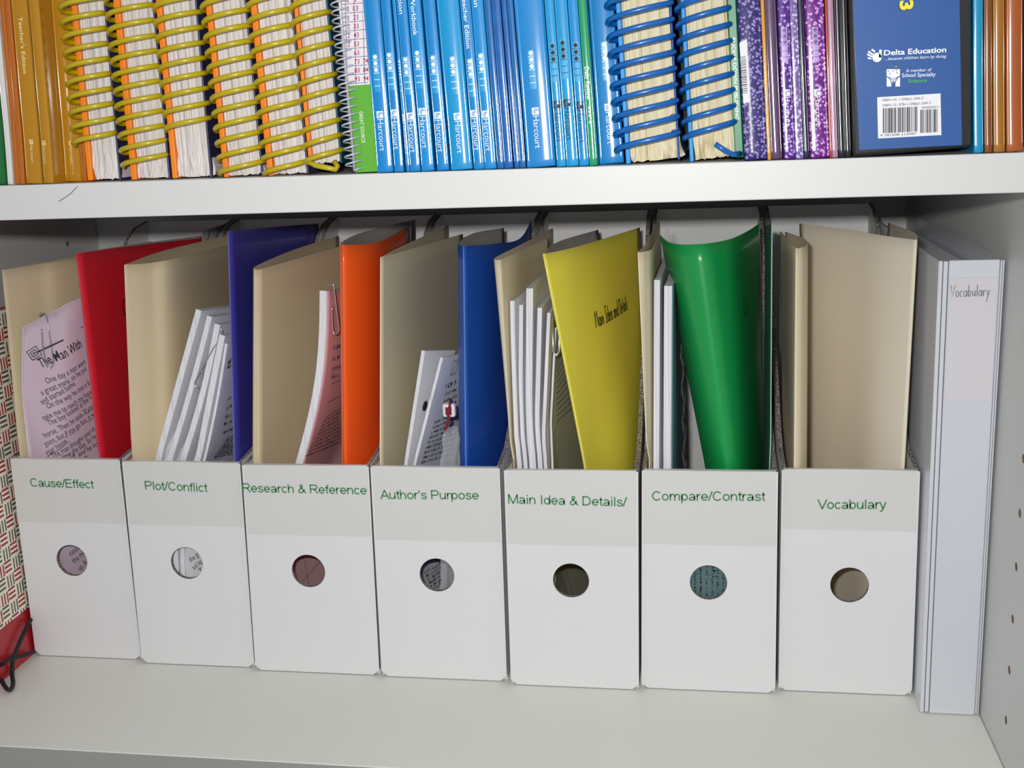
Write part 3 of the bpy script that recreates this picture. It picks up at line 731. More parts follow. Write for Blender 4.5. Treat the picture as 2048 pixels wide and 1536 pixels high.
# --- file 5: Main Idea & Details
folder(4, 'cream manila folder in the Main Idea & Details/ file', MANILA2,
       [('leaf', [(1000,520,.125), (1028,508,.152), (1060,492,.205), (1098,476,.255)], [(1012,935,.122), (1034,937,.150), Vector((-.012,.205,.155)), Vector((-.010,.255,.155))]),
        ('leaf', [(1000,520,.125), (992,515,.138), Vector((-.0185,.22,.294)), Vector((-.012,.335,.293))], [(1011,935,.122), None, Vector((-.0178,.22,.155)), Vector((-.0175,.335,.155))])], medge=CREAM_E, group=GM)
L5 = ['leftmost thin packet of upright white papers, between cream and yellow folders', 'second white packet from the left, between cream and yellow folders',
      'thickest upright white packet, middle one left of the yellow folder', 'fourth white packet from the left, between cream and yellow folders', 'greyish packet nearest the yellow folder']
for i, (a, b, th) in enumerate([((1029,602),(1033,936),.0030), ((1046,610),(1044,936),.0026), ((1066,577),(1063,937),.0044), ((1084,616),(1076,937),.0030), ((1101,626),(1087,938),.0022)]):
    r, g = packet(4, L5[i], a, b, yt=.134, yb=.127 + .001 * (i % 2), th=th, dx=.001)
    if i == 1:
        c = g[9][1] + Vector((.0003, .006, 0)); mb = MB(); disc(mb, 0, 0, .0036, lambda s, t: c + Vector((0, s, t))); mb.build('punched_hole', BLACKINK, r)
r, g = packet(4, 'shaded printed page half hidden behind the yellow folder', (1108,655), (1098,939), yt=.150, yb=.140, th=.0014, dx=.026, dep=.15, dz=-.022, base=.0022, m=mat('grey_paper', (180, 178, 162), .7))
mb = MB(); rng = random.Random(12)
for i in range(12):
    f = surf_fn(g, (1113, 722 + 11*i), (1122 + 3*i, 690 + 10.5*i))
    if f: ribbon(mb, [(0, 0), (f[1], 0)], f[0], .0006)
for a, b in (((1118,1146), (1136,1190)), ((1132,1142), (1146,1192))):
    f = surf_fn(g, a, b)
    if f: ribbon(mb, [(0, 0), (f[1], 0)], f[0], .0005)
mb.build('lettering', GREYINK, [c for c in bpy.data.objects if c.parent == r][0])
mb = MB(); a = at(1112, 690, .127); mb.tube([a + Vector((-.002, 0, .018)), a + Vector((-.002, 0, -.004)), a + Vector((0, 0, -.0075)), a + Vector((.002, 0, -.004)), a + Vector((.002, .002, .016))], .0008, 8)
o = mb.build('paper_clip', WIRE, None, smooth=True); tag(o, 'steel paper clip between the white papers and the yellow folder', 'paper clip', 'paper clips on the papers')
ro, gr = folder(4, 'glossy yellow folder handwritten Main Idea and Details', YELL,
       [('leaf', [(1087,508,.125), (1140,497,.152), (1200,480,.20), (1280,455,.285)], [(1172,940,.122), (1200,940,.145), None, None]),
        ('leaf', [(1087,508,.125), Vector((.010,.20,.297)), Vector((.030,.285,.296))], [(1171,940,.123), None, None])], medge=YELLM, group=GC, inner=INNER)
mb = MB(); f = surf_fn(gr[0], (1192,655), (1256,618))
if f: handwrite(mb, 'Main Idea and Details', f[0], .0112, f[1], .0011)
mb.build('handwriting', BLACKINK, [c for c in bpy.data.objects if c.parent == ro][0])

# --- file 6: Compare/Contrast
folder(5, 'narrow cream manila folder left of the green folder', MANILA2,
       [('leaf', [(1277,505,.125), (1291,503,.129), (1305,498,.142), (1313,484,.19), (1322,470,.25)], [(1288,938,.122), (1298,939,.125), (1308,940,.138), Vector((.0805,.19,.155)), Vector((.083,.25,.155))]),
        ('leaf', [(1277,505,.125), (1297,482,.19), Vector((.0735,.335,.2965))], [(1287,938,.122), Vector((.0742,.19,.155)), Vector((.0742,.335,.155))])], medge=CREAM_E, group=GM)
for i, (a, b, th) in enumerate([((1320,560),(1318,938),.0038), ((1342,572),(1335,938),.0050)]):
    packet(5, ['white packet touching the narrow cream folder, in the Compare/Contrast file', 'white packet with dark right face, next to the green folder'][i], a, b, yt=.134, yb=.127, th=th, dx=.002,
           cover=mat('blue_grey_paper', (120, 150, 160), .6) if i else None)
ge = leaf_grid(5, [(1331,458,.22), (1348,488,.20)], [(1337,900,.22), (1352,900,.20)], ns=6, zmin=.12)
for j, row in enumerate(ge):
    for i, q in enumerate(row): q.x += .0012 * sin(j * 1.7 + i); q.z += (.003 * sin(i * 2.2) if j == len(ge) - 1 else 0)
mb = MB(); mb.sheet(ge, .0003); o = mb.build('plastic_sleeve', CLEAR, None, smooth=True); tag(o, 'crumpled clear plastic sleeve behind the green folder', 'plastic sleeve')
gg = folder(5, 'curved bright green folder in the Compare/Contrast file', GREE,
       [('leaf', [(1320,471,.172), (1336,484,.145), (1362,489,.129), (1403,488,.1235), (1440,483,.136), (1470,475,.155), (1500,460,.20), (1519,447,.245)],
                 [(1412,942,.150), (1424,942,.138), (1440,941,.128), (1458,938,.1235), (1480,938,.130), (1498,936,.148), (1514,932,.18), (1527,925,.22)])], medge=GREEM, group=GC)
f = surf_fn(gg[1][0], (1487,632), (1502,624)); mb = MB()
if f: ribbon(mb, arc(.004, .006, .0038, .0062, 60, 300, 14), f[0], .0008); ribbon(mb, arc(.0105, .003, .002, .003, 0, 360, 14), f[0], .0007)
mb.build('handwriting', mat('faded_ink', (16, 84, 52), .5), [o for o in bpy.data.objects if o.parent == gg[0]][0])
folder(5, 'dark teal folder flap right of the green folder', TEAL,
       [('leaf', [(1545,446,.130), (1540,449,.17), (1532,450,.205)], [(1553,938,.127), (1548,934,.17), (1543,930,.205)])], name='folder', medge=GREEM, group=GC)

g = [[Vector((x, .1168, z)) for x in (.076, .112, .1500)] for z in (ZB, .07, .138)]
r = root_at(g, 'worksheet', 'blue-grey printed worksheet seen through the finger hole of the Compare/Contrast file', 'paper')
mb = MB(); mb.sheet(g, .0004); cs = mb.build('sheet', mat('worksheet_paper', (90, 114, 116), .7), r)
mb = MB(); rng = random.Random(21)
for i in range(6): words(mb, .060, .100, .1260 - .0036 * i, .0022, lambda s, t: Vector((t, .1166, .16 - s)), rng)
words(mb, .060, .082, .1160, .004, lambda s, t: Vector((t, .1166, .16 - s)), rng)
for i in range(3): words(mb, .060, .100, .1075 - .0036 * i, .0022, lambda s, t: Vector((t, .1166, .16 - s)), rng)
mb.build('lettering', mat('dark_teal_ink', (42, 62, 66), .6), cs)

# --- file 7: Vocabulary
folder(6, 'narrow folded manila folder at the left inside the Vocabulary file', MANILA2,
       [('leaf', [(1594,497,.125), (1578,481,.165), (1562,463,.225)], [(1590,940,.122), (1578,936,.165), (1566,930,.225)]),
        ('leaf', [(1594,497,.125), (1607,494,.130), (1616,487,.148), (1606,476,.185), (1572,464,.235)], [(1591,940,.122), (1603,940,.126), (1614,940,.142), (1608,934,.18), (1600,930,.235)])], medge=CREAM_E, group=GM)
folder(6, 'wide cream manila folder facing out of the Vocabulary file', mat('wide_manila_card', (236, 226, 208), .6, .3, var=.02),
       [('leaf', [(1835,480,.125), (1768,471,.155), (1700,460,.192), (1600,447,.245)], [(1808,943,.122), (1745,940,.150), (1690,938,.19), Vector((.186,.245,.155))]),
        ('leaf', [(1835,480,.125), (1827,464,.165), (1778,446,.27)], [(1809,943,.1225), Vector((.2405,.165,.155)), Vector((.236,.27,.155))])], medge=CREAM_E, group=GM)

# ------------------------------------------------------------------ white binder
BW = mat('white_vinyl', (214, 217, 224), .32, .5, coat=.3, coat_rough=.12); yb = .0945
r = thing('ring_binder', 'white ring binder with Vocabulary handwritten on its spine, against the right side', 'binder', (.2655, yb, 0))
def bx(z): return lerp(.2478, .2463, z / .2925), lerp(.2836, .2830, z / .2925)
def slab(f0, f1, y0, y1, z0, z1):
    mb = MB(); a0, a1 = bx(z0), bx(z1); X = lambda a, f: lerp(a[0], a[1], f)
    mb.hexa([(X(a0,f0),y0,z0),(X(a0,f1),y0,z0),(X(a0,f1),y1,z0),(X(a0,f0),y1,z0),(X(a1,f0),y0,z1),(X(a1,f1),y0,z1),(X(a1,f1),y1,z1),(X(a1,f0),y1,z1)]); return mb
slab(.155, .925, yb, yb + .003, .0005, .2925).build('spine', BW, r, bevel=.0007)
slab(.075, .145, yb + .0005, yb + .0028, .001, .292).build('hinge', BW, r, bevel=.0006); slab(.935, .965, yb + .0005, yb + .0028, .001, .292).build('hinge', BW, r, bevel=.0006)
slab(.0, .066, yb + .0008, .365, .0005, .2922).build('front_cover', BW, r, bevel=.0006); slab(.973, 1.0, yb + .0008, .365, .0005, .2922).build('back_cover', BW, r, bevel=.0006)
slab(.12, .88, .125, .345, .006, .280).build('paper_sheets', PAPER, r)
zi0, zi1 = at(1935, 803, yb).z, at(1935, 556, yb).z
o = slab(.17, .90, yb - .0004, yb - .0001, zi0, zi1).build('spine_insert', mat('insert_paper', (220, 214, 218), .6), r)
mb = MB(); a, b = at(1901,594,yb - .0006), at(1981,596,yb - .0006)
handwrite(mb, 'Vocabulary', lambda s, t: (a.x + s, a.y, a.z + t + s * .02), .0068, (b - a).length, .0005); mb.build('handwriting', PENCIL, o)
o = slab(.16, .92, yb - .0010, yb - .0008, .004, zi1 + .001).build('clear_pocket', mat('pocket_film', (240, 244, 250), .06, .6, alpha=.10), r)
mb = MB()
mb.sheet([[at(1838 + 4*i, 498 + 5*i + 45*j, .150 - .007*i) for i in range(5)] for j in (1, 0)], .0003)

# ------------------------------------------------------------------ patterned red box at the left
r = thing('document_portfolio', 'red portfolio with a cream basket-weave printed band, standing beside the leftmost magazine file', 'portfolio', (-.40, .05, 0))
fx = lambda y: -.3900 - .04 * (y - .0753) - .0007
mb = MB(); y0, y1 = .052, .38
mb.hexa([(fx(y0)-.009,y0,.0004),(fx(y0),y0,.0004),(fx(y1),y1,.0004),(fx(y1)-.009,y1,.0004),(fx(y0)-.009,y0,.262),(fx(y0),y0,.262),(fx(y1),y1,.262),(fx(y1)-.009,y1,.262)])
mb.build('body', mat('red_box_card', (176, 30, 42), .4, .5, coat=.2), r, bevel=.001)
mb = MB(); e = .0006
mb.hexa([(fx(y0),y0-e,.0385),(fx(y0)+e,y0-e,.0385),(fx(y1)+e,y1,.0385),(fx(y1),y1,.0385),(fx(y0),y0-e,.2622),(fx(y0)+e,y0-e,.2622),(fx(y1)+e,y1,.2622),(fx(y1),y1,.2622)])
mb.box(fx(y0)-.009, fx(y0)+e, y0-e, y0-.00005, .0385, .2622); mb.build('sleeve', weave_mat(), r)
P = [atx(62,1238,-.3885), atx(45,1272,-.3882), atx(33,1300,-.3880), atx(26,1320,-.3878), atz(24,1345,.0030), atz(26,1366,.0030), atz(22,1378,.0030), atz(14,1378,.0030), atz(4,1362,.0030), atz(-2,1340,.0030), atx(6,1326,-.3868), atx(24,1316,-.3872), atx(46,1311,-.3878), atx(66,1303,-.3884)]
fine = []
for i in range(len(P) - 1):
    p0, p1, p2, p3 = P[max(i-1, 0)], P[i], P[i+1], P[min(i+2, len(P)-1)]
    for q in range(5):
        u = q / 5; fine.append(.5 * ((2*p1) + (p2-p0)*u + (2*p0-5*p1+4*p2-p3)*u*u + (3*p1-p0-3*p2+p3)*u**3))
fine.append(P[-1]); mb = MB(); mb.tube(fine, .0015, 8); o = mb.build('elastic_cord', BLACKCORD, r, smooth=True); part_label(o, 'black elastic cord loop')

# ------------------------------------------------------------------ the upper shelf
PYB = [(0, 372), (740, 347.5), (1480, 322), (2048, 305)]
def pyb(x): return interp(PYB, x)
GLO = dict(rough=.5, spec=.3, coat=.75, coat_rough=.12, bump=.06, bscale=420)
SKY = mat('sky_blue_cover', (0, 128, 198), **GLO); SKY2 = mat('bright_blue_cover', (4, 136, 204), **GLO); DEEP = mat('deep_blue_cover', (2, 98, 166), **GLO)
CYAN = mat('cyan_blue_cover', (14, 146, 204), **GLO); GOLD = mat('gold_cover', (178, 124, 2), **GLO); AMBER = mat('amber_cover', (180, 96, 6), **GLO)
ORB = mat('orange_cover', (220, 134, 18), **GLO); JADE = mat('jade_cover', (8, 148, 92), **GLO); LIME = mat('lime_cover', (92, 172, 44), **GLO)
TEALB = mat('teal_cover', (6, 142, 186), **GLO); BROWN = mat('brown_cover', (128, 72, 28), **GLO); GOLDB = mat('gold_brown_cover', (162, 104, 18), **GLO); RUST = mat('rust_cover', (166, 84, 30), **GLO)
NAVY = mat('navy_cover', (26, 24, 58), **GLO); REDOR = mat('red_orange_cover', (178, 60, 30), **GLO); MAUVE = mat('mauve_cover', (170, 130, 160), **GLO)
BLK = mat('black_plastic', (22, 22, 26), .3, .5, coat=.5, coat_rough=.15); DKGREEN = mat('dark_green_cover', (10, 104, 48), **GLO)
MBLUE = mat('marbled_blue_cover', (6, 94, 172), var=.5, scale=90, **GLO)
VIO = bubble_mat('violet_bubble_cover', (96, 44, 150), (196, 168, 214), (66, 24, 120)); VIO2 = bubble_mat('plum_bubble_cover', (124, 40, 148), (206, 164, 212), (92, 24, 120))
LIL = bubble_mat('lilac_bubble_cover', (140, 120, 176), (206, 192, 220), (104, 84, 150)); INDI = bubble_mat('indigo_bubble_cover', (60, 46, 122), (150, 142, 190), (40, 30, 92), coat=0.05)
LOGOY = mat('cream_ink', (240, 220, 160), .4); DARKPURPLE = mat('dark_purple_ink', (70, 36, 120), .4); LIGHTPURPLE = mat('light_purple_ink', (176, 140, 206), .4)
BLUEINK = mat('navy_ink', (40, 56, 120), .5); REDINK = mat('red_ink', (176, 34, 66), .5)
GBL = 'blue books on the upper shelf'; GYE = 'yellow books on the upper shelf'; GSP = 'yellow coil-bound books on the upper shelf'; GBS = 'blue coil-bound books on the upper shelf'; GPU = 'purple books on the upper shelf'; GBR = 'brown books at the right end of the upper shelf'

class Spine: pass
EDGE = None      # where the book last placed ends, at its foot and 20 cm up
def place(b, t, y0=0.0, wide=False):
    s = Spine(); s.pb = pyb((b[0] + b[-1]) / 2)
    xb = [at(q, pyb(q), y0).x for q in b]; tp = [at(q, 0, y0) for q in t]
    s.lean = sum(atan2(a - c.x, c.z - ZS) for a, c in zip((xb[0], xb[-1]), (tp[0], tp[-1]))) / 2
    s.xs = [(q - xb[0]) for q in xb]; s.x0 = xb[0]; s.y0 = y0; s.w = (s.xs[-1] + (tp[-1].x - tp[0].x)) / 2 * cos(s.lean)
    global EDGE
    hh = .20
    if EDGE is not None:
        s.x0 = max(s.x0, EDGE[0] + .00012); s.lean = min(s.lean, math.asin((s.x0 - EDGE[1] - .0002) / hh))
    ww = max(s.w, s.xs[-1] * cos(s.lean)) * cos(s.lean) if len(b) > 2 or wide else s.w * cos(s.lean)
    EDGE = (s.x0 + ww, s.x0 + ww - hh * sin(s.lean))
    s.k = (tp[0].z - ZS) / s.pb / cos(s.lean); s.z = lambda py: (s.pb - py) * s.k
    return s
def book_root(s, name, label, cat, group):
    dz = max(0.0, s.w * sin(-s.lean)) + .0002
    return thing(name, label, cat, (s.x0, s.y0, ZS + dz), group, (0, -s.lean, 0))
def book(label, b, t, m, sag=.11, h=.20, depth=.20, y0=0.0006, group=None, name='book', cat='book', slope=.066):
    s = place(b, t, y0); w = s.w - .00015; r = book_root(s, name, label, cat, group); mb = MB()
    s.surf = lambda x, z: Vector((x, w * sag * (2 * x / w - 1) ** 2 * (1 if w < .012 else .6) + (slope * z - z * z / 1.2 if z < .033 else slope * .033 - .033 ** 2 / 1.2 + .01 * (min(z, .12) - .033)), z))
    nu = 8; zz = [0, .0008, .004, .008, .012, .016, .020, .024, .028, .033, .045, .06, .09, .12, h - .0008, h]
    fr = []
    for j, z in enumerate(zz):
        ins = .0005 if j in (0, len(zz) - 1) else 0
        fr.append([s.surf(w * i / nu, z) + Vector((0, ins, 0)) for i in range(nu + 1)])
    o = 0
    for row in fr: mb.v += row
    bk = len(mb.v); mb.v += [Vector((0, depth, 0)), Vector((w, depth, 0)), Vector((0, depth, h)), Vector((w, depth, h))]
    n = nu + 1; J = len(zz) - 1
    for j in range(J):
        for i in range(nu): mb.f.append([j*n+i, j*n+i+1, (j+1)*n+i+1, (j+1)*n+i]); mb.m.append(0)
    mb.f.append([j*n for j in range(J, -1, -1)] + [bk, bk + 2]); mb.f.append([j*n + nu for j in range(J + 1)] + [bk + 3, bk + 1])
    mb.f.append([i for i in range(nu, -1, -1)] + [bk, bk + 1]); mb.f.append([J*n + i for i in range(nu + 1)] + [bk + 3, bk + 2]); mb.f.append([bk + 1, bk, bk + 2, bk + 3]); mb.m += [0] * 5
    s.cover = mb.build('cover', m, r, world=False); s.root = r; s.wd = w
    for i, p in enumerate(s.cover.data.polygons): p.use_smooth = i < J * nu
    s.on = lambda x, z, e=.00016: s.surf(min(max(x, .0002), w - .0002), z) - Vector((0, e, 0))
    return s
def down(s, xc, z0, e=.00016):
    """writing that reads from the top of the spine down; along from z0, up towards +x, centred on xc"""
    return lambda a, u: s.on(xc + u, z0 - a, e)
def spine_print(s, dots=None, logo=None, frac=.45, ink=WHITEINK, dotink=None, sq=PALEINK, title=None, k=1.0, cover=None):
    w = s.wd; xc = w * frac; fit = min(1.0, w / .0044); c = .0033 * k; hw = .0016 * k * fit; M = [sq, ink, cover or s.cover.data.materials[0], dotink or ink]
    if dots is not None:
        mb = MB(); z0 = s.z(dots) + c / 2
        for i in range(6):
            zt = z0 - i * c
            rect(mb, xc - hw, zt - c * .94, xc + hw, zt, lambda a, b: s.on(a, b, .00012), 0)
            if i < 3: disc(mb, xc, zt - c * .48, .0011 * k * fit, lambda a, b: s.on(a, b, .0002), 3)
            if 1 <= i: rect(mb, xc - hw, zt - c * .02, xc + hw, zt + c * .07, lambda a, b: s.on(a, b, .0002), 3)
        mb.build('dot_pattern', M, s.root, world=False)
    if logo is not None:
        mb = MB(); z0 = s.z(logo); q = .0036 * k; qh = q / 2 * fit; f = lambda a, b: s.on(xc + a * fit, z0 - q / 2 + b, .00014); f2 = lambda a, b: s.on(xc + a * fit, z0 - q / 2 + b, .00022)
        rect(mb, -q / 2, -q / 2, q / 2, q / 2, f, 1)
        for rr in (.16, .29, .42): ribbon(mb, arc(.12 * q, -.05 * q, rr * q, rr * q * .9, 20, 250, 12), f2, .07 * q, 2)
        write(mb, 'Harcourt', down(s, xc - .0015 * k * fit, z0 - q * 1.15, .0002), .0031 * k * fit, .0166 * k, bold=-.004, m=1)
        mb.build('logo_print', M, s.root, world=False)
    if title:
        mb = MB(); txt, z_end, ln, cap = title
        write(mb, txt, down(s, xc - cap * fit / 2, s.z(z_end) + ln, .0002), cap * fit, ln, bold=.008)
        mb.build('lettering', ink, s.root, world=False)

# --- yellow books at the left end
book('green book at the left end of the upper shelf, beside a white-edged paperback', (-40, 14), (-75, -22), DKGREEN, y0=.006)
book('white-edged paperback left of the yellow books on the upper shelf', (16, 28.5), (-20, -9), mat('white_cover', (220, 216, 210), **GLO), y0=.003, sag=.05)
book('leftmost thin amber book, right of the white-edged paperback', (29.5, 38.5), (-7, 4), AMBER, group=GYE)
book('second thin amber book, left of the one lettered Teacher\'s Edition', (39.5, 51.5), (5, 15), AMBER, group=GYE)
s = book("gold book lettered Teacher's Edition on its spine", (53, 86), (17, 49), GOLD, group=GYE, sag=.06)
spine_print(s, None, 279, .50, ink=LOGOY, k=.62, title=("Teacher's Edition", 146, .0300, .0022))
s = book('narrow gold book between two wider gold ones, with a darker right edge', (87.5, 108), (50, 71), GOLD, group=GYE); spine_print(s, None, 281, .3, ink=LOGOY, k=.62)
s = book('widest gold book, just left of the yellow coil-bound books', (112, 146), (73, 107), GOLD, group=GYE, sag=.06, y0=.0125); spine_print(s, None, 284, .48, ink=LOGOY, k=.62)
book('thin amber book touching the first yellow coil-bound book', (149, 158), (111, 121), AMBER, group=GYE, y0=.0125)

# --- coil-bound books
def helix(cx, cy, rx, ry, z0, pitch, turns, drop=.84, n=26):
    pts = []
    for i in range(int(turns * n) + 1):
        q = i / n; t = int(q); f = q - t; th = 2 * pi * f
        d = drop * (f * 2) ** 1.35 if f < .5 else drop + (1 - drop) * (f * 2 - 1)
        pts.append(Vector((cx + rx * cos(th), cy - ry * sin(th), z0 - pitch * (t + d))))
    return pts
def page_block(x0, x1, y0, y1, h, seed, fray=0.0, curl=.014, ragged=.0012):
    rng = random.Random(seed); nu = 26; zs = [0, .0015, .003, .005, .0075, .010, .013, .017, .022, .030, .045, .07, .12, h]; mb = MB()
    jit = [rng.uniform(0, .0006) for _ in range(nu + 1)]; ph = [rng.uniform(0, 6) for _ in range(nu + 1)]; rg = [rng.uniform(0, ragged) for _ in range(nu + 1)]
    rows = []
    for z in zs:
        e = math.exp(-z / curl); row = []
        for i in range(nu + 1):
            u = i / nu
            x = lerp(x0, x1, u) + fray * e * u ** 1.6 + (.0005 * sin(z * 300 + ph[i]) * e if fray else 0)
            y = y0 + jit[i] + (.0009 * sin(z * 420 + ph[i]) * e if fray else 0) + fray * .25 * e * sin(u * 9 + ph[i])
            row.append(Vector((x, y, z + (rg[i] + fray * .22 * u ** 2) * e)))
        rows.append(row)
    n = nu + 1; J = len(zs) - 1
    for r in rows: mb.v += r
    b = len(mb.v)
    for r in rows: mb.v += [Vector((x0, y1, r[0].z)), Vector((r[-1].x, y1, r[-1].z))]
    for j in range(J):
        for i in range(nu): mb.f.append([j*n+i, j*n+i+1, (j+1)*n+i+1, (j+1)*n+i]); mb.m.append(0)
        mb.f += [[j*n, (j+1)*n, b+2*(j+1), b+2*j], [j*n+nu, b+2*j+1, b+2*(j+1)+1, (j+1)*n+nu], [b+2*j, b+2*(j+1), b+2*(j+1)+1, b+2*j+1]]; mb.m += [0, 0, 0]
    mb.f.append([i for i in range(nu, -1, -1)] + [b, b + 1]); mb.f.append([J*n + i for i in range(nu + 1)] + [b+2*J+1, b+2*J]); mb.m += [0, 0]
    return mb
PGW = streak_mat('coil_book_page_edges', [(0.30, (110, 100, 100)), (0.39, (192, 182, 176)), (0.46, (214, 208, 205)), (0.70, (234, 230, 228))], 2200, 6)
PGY = streak_mat('aged_page_edges', [(0.28, (118, 102, 66)), (0.36, (206, 192, 150)), (0.50, (222, 211, 176)), (0.72, (238, 232, 210))], 1900, 6)
COILY = mat('yellow_coil_plastic', (186, 166, 4), .3, .5, coat=.5, coat_rough=.1); COILB = mat('blue_coil_plastic', (10, 96, 176), .3, .5, coat=.5, coat_rough=.1)
BACKS = mat('dark_photo_cover', (44, 44, 84), .5, var=.7, scale=60); BACKT = mat('dark_teal_back_cover', (22, 74, 92), .5, var=.5, scale=70); BLUEB = mat('blue_back_cover', (14, 84, 160), .5, var=.3, scale=80)
def coil_book(label, b, t, cover, page, coil, back, low, pitch, lx, rx_, seed, fray=0.0, lift=0.0, group=GSP, h=.20, wire=.0015, yc=.0108, ry=.0104, tail=None, cmat=None):
    """b, t: pixel edges of front cover, pages and back cover; low: pixel row of the lowest ring; lx, rx_: how far the coil stands out (px)"""
    s = place(b, t, .0008); r = book_root(s, 'coil_bound_book', label, 'book', group); c = cos(s.lean); X = [q * c for q in s.xs]
    mpx = X[-1] / (b[-1] - b[0])
    mb = MB(); mb.box(X[0], X[1] - .0002, .0085, .215, lift, h); mb.build('front_cover', cover, r, world=False, bevel=.0005)
    pm = page_block(X[1], X[2], .0105, .212, h - .003 - lift, seed, fray)
    for q in pm.v: q.z += lift + .0002
    pm.build('page_block', page, r, world=False)
    mb = MB(); mb.box(X[2] + .0003, X[2] + .0015 if back is not JADED else X[3], .0085, .215, lift, h); s.back = mb.build('back_cover', back, r, world=False, bevel=.0005)
    a0, a1 = X[0] - lx * mpx + wire, X[2] + rx_ * mpx - wire; z0 = s.z(low) + pitch * .3; n = int((h - .02 - z0) / pitch)
    P = helix((a0 + a1) / 2, yc, (a1 - a0) / 2, ry, z0 + n * pitch, pitch, n + .5)
    if tail: P = P + [Vector(q) for q in tail(X, z0, pitch)]
    mb = MB(); mb.tube(P, wire, 7); mb.build('coil', coil, r, smooth=True, world=False); s.root = r; s.X = X
    return s
JADED = mat('green_back_cover', (8, 122, 78), rough=.4, coat=.3)
ORM = mat('orange_cover_edge', (244, 134, 18), .5); SKM = mat('blue_cover_edge', (24, 140, 214), .5)
PIT = .0080
coil_book('first yellow coil-bound book from the left, its lowest ring well above the shelf', (160,170.5,222,236), (121,130.5,183,200), ORM, PGW, COILY, BACKS, 276, PIT, 18, 8, 1, fray=.0022, yc=.0062, ry=.0096)
coil_book('second yellow coil-bound book from the left', (248,260,322,330), (212,221.5,279,288), ORM, PGW, COILY, BACKS, 320, PIT, 20, 6, 2, fray=.0012)
coil_book('third yellow coil-bound book from the left, with the longest bare frayed pages below its rings', (331,342,406,418), (288,298,360,372), ORM, PGW, COILY, BACKS, 246, PIT, 10, 11, 3, fray=.0028)
coil_book('fourth yellow coil-bound book from the left, with a curled page corner at its foot', (435,446,510,520), (383,393,457,469), ORM, PGW, COILY, BACKS, 335, PIT, 13, 11, 4, fray=.0024)
coil_book('fifth yellow coil-bound book from the left', (524,536,602,607), (479,488.5,551,556), ORM, PGW, COILY, BACKS, 336, PIT, 12, 6, 5, fray=.0004)
def tail6(X, z0, p):
    return [(X[0] + .001, .004, z0 - p*.62), (X[0] + .007, .0005, z0 - p*.95), (X[0] + .0135, -.001, z0 - p*1.12), (X[0] + .0175, .001, z0 - p*1.28), (X[0] + .0182, .003, z0 - p*1.1), (X[0] + .0160, .0045, z0 - p*.75)]
coil_book('sixth yellow coil-bound book, raised off the shelf with its coil end hanging below', (609,617,671,684), (564,573.5,631,646), ORM, PGW, COILY, BACKT, 312, PIT, 12, 10, 6, lift=.0052, tail=tail6)

# --- wire-bound book with the number chart
s = place((689, 752), (651.5, 707), .0012, True); r = book_root(s, 'wire_bound_book', 'wire-bound book with red number chart over lime band, left of the blue books', 'book', None); c = cos(s.lean); px = s.xs[-1] * c / 63
XL = lambda q: (q - 689) * px
mb = MB(); mb.box(XL(704), XL(749), .0065, .0072, .0002, .20); card = mb.build('cover', LIME, r, world=False); part_label(card, 'lime green cover')
zc = s.z(170)
mb = MB(); mb.box(XL(704), XL(749), .0061, .0065, zc, .20); chart = mb.build('number_chart', mat('chart_paper', (228, 222, 226), .45, coat=.4), r, world=False)
WL = lambda q, py, y=.0058: Vector((XL(q) + 0, y, s.z(py)))
mb = MB(); cell = 17.5
# chart columns stay upright while the book leans
cx = lambda i, py: 691.5 + i * cell + (py * .025) - (170 - py) * -.0
def chp(a, py): # pixel to a point on the chart (local)
    zl = s.z(py); xw = at(a, py, .007).x; q = Matrix.Rotation(s.lean, 4, 'Y') @ (Vector((xw - r.location.x, 0, zl))); return Vector((min(max(q.x, XL(704.2)), XL(748.8)), .0060, zl))
for i in range(10):
    py = 9.3 + 17.4 * i; ribbon(mb, [(680, py), (735, py)], lambda a, b: chp(a, b), 1.0, 1)
for i in range(4):
    x = 690 + cell * i; ribbon(mb, [(x, -20), (x + 2.2, 80), (x + 4.4, 168)], lambda a, b: chp(a, b), 1.0, 1)
for row in range(10):
    for col, dg in ((0, 2), (1, 3), (2, 4)):
        n = row * 10 + dg; txt = str(n); x = 695 + cell * (col - .5) + .5 + row * .38; py = 5.8 + 17.4 * row
        if (col == 2 and row < 7) : continue
        if col == 0:
            if row > 5: continue
            txt = '2'; x += 6
        wd = (5 if len(txt) == 1 else 10.5)
        write(mb, txt, lambda a, u, x=x, py=py: chp(x + a + (13 - wd) / 2 * (col > 0), py - u), 9.2, wd, bold=.01)
mb.build('lettering', [REDINK, BLUEINK], chart, world=False)
mb = MB(); write(mb, 'GREAT SOURCE', lambda a, u: Vector((XL(722.5) + u, .0063, s.z(223) - a)), .0019, .0165); mb.build('lettering', WHITEINK, card, world=False)
mb = MB(); mb.box(XL(690), XL(703.5), .012, .2, .0002, .20); mb.box(XL(703.8), XL(748.8), .0076, .2, .0002, .20); mb.build('back_board', BLK, r, world=False)
mb = MB(); mb.tube([Vector((XL(705), .0046, .0010)), Vector((XL(705), .0046, .195))], .0008, 8); mb.build('rod', mat('white_wire', (206, 208, 214), .3, metal=.3), r, smooth=True, world=False)
mb = MB(); mb.tube(helix(XL(703), .0058, 15.5 * px, .0052, .0025 + 46 * .00415, .00415, 46.2, drop=.6, n=18), .00052, 6); mb.build('wire_coil', mat('pale_wire', (196, 200, 212), .35, metal=.2), r, smooth=True, world=False)

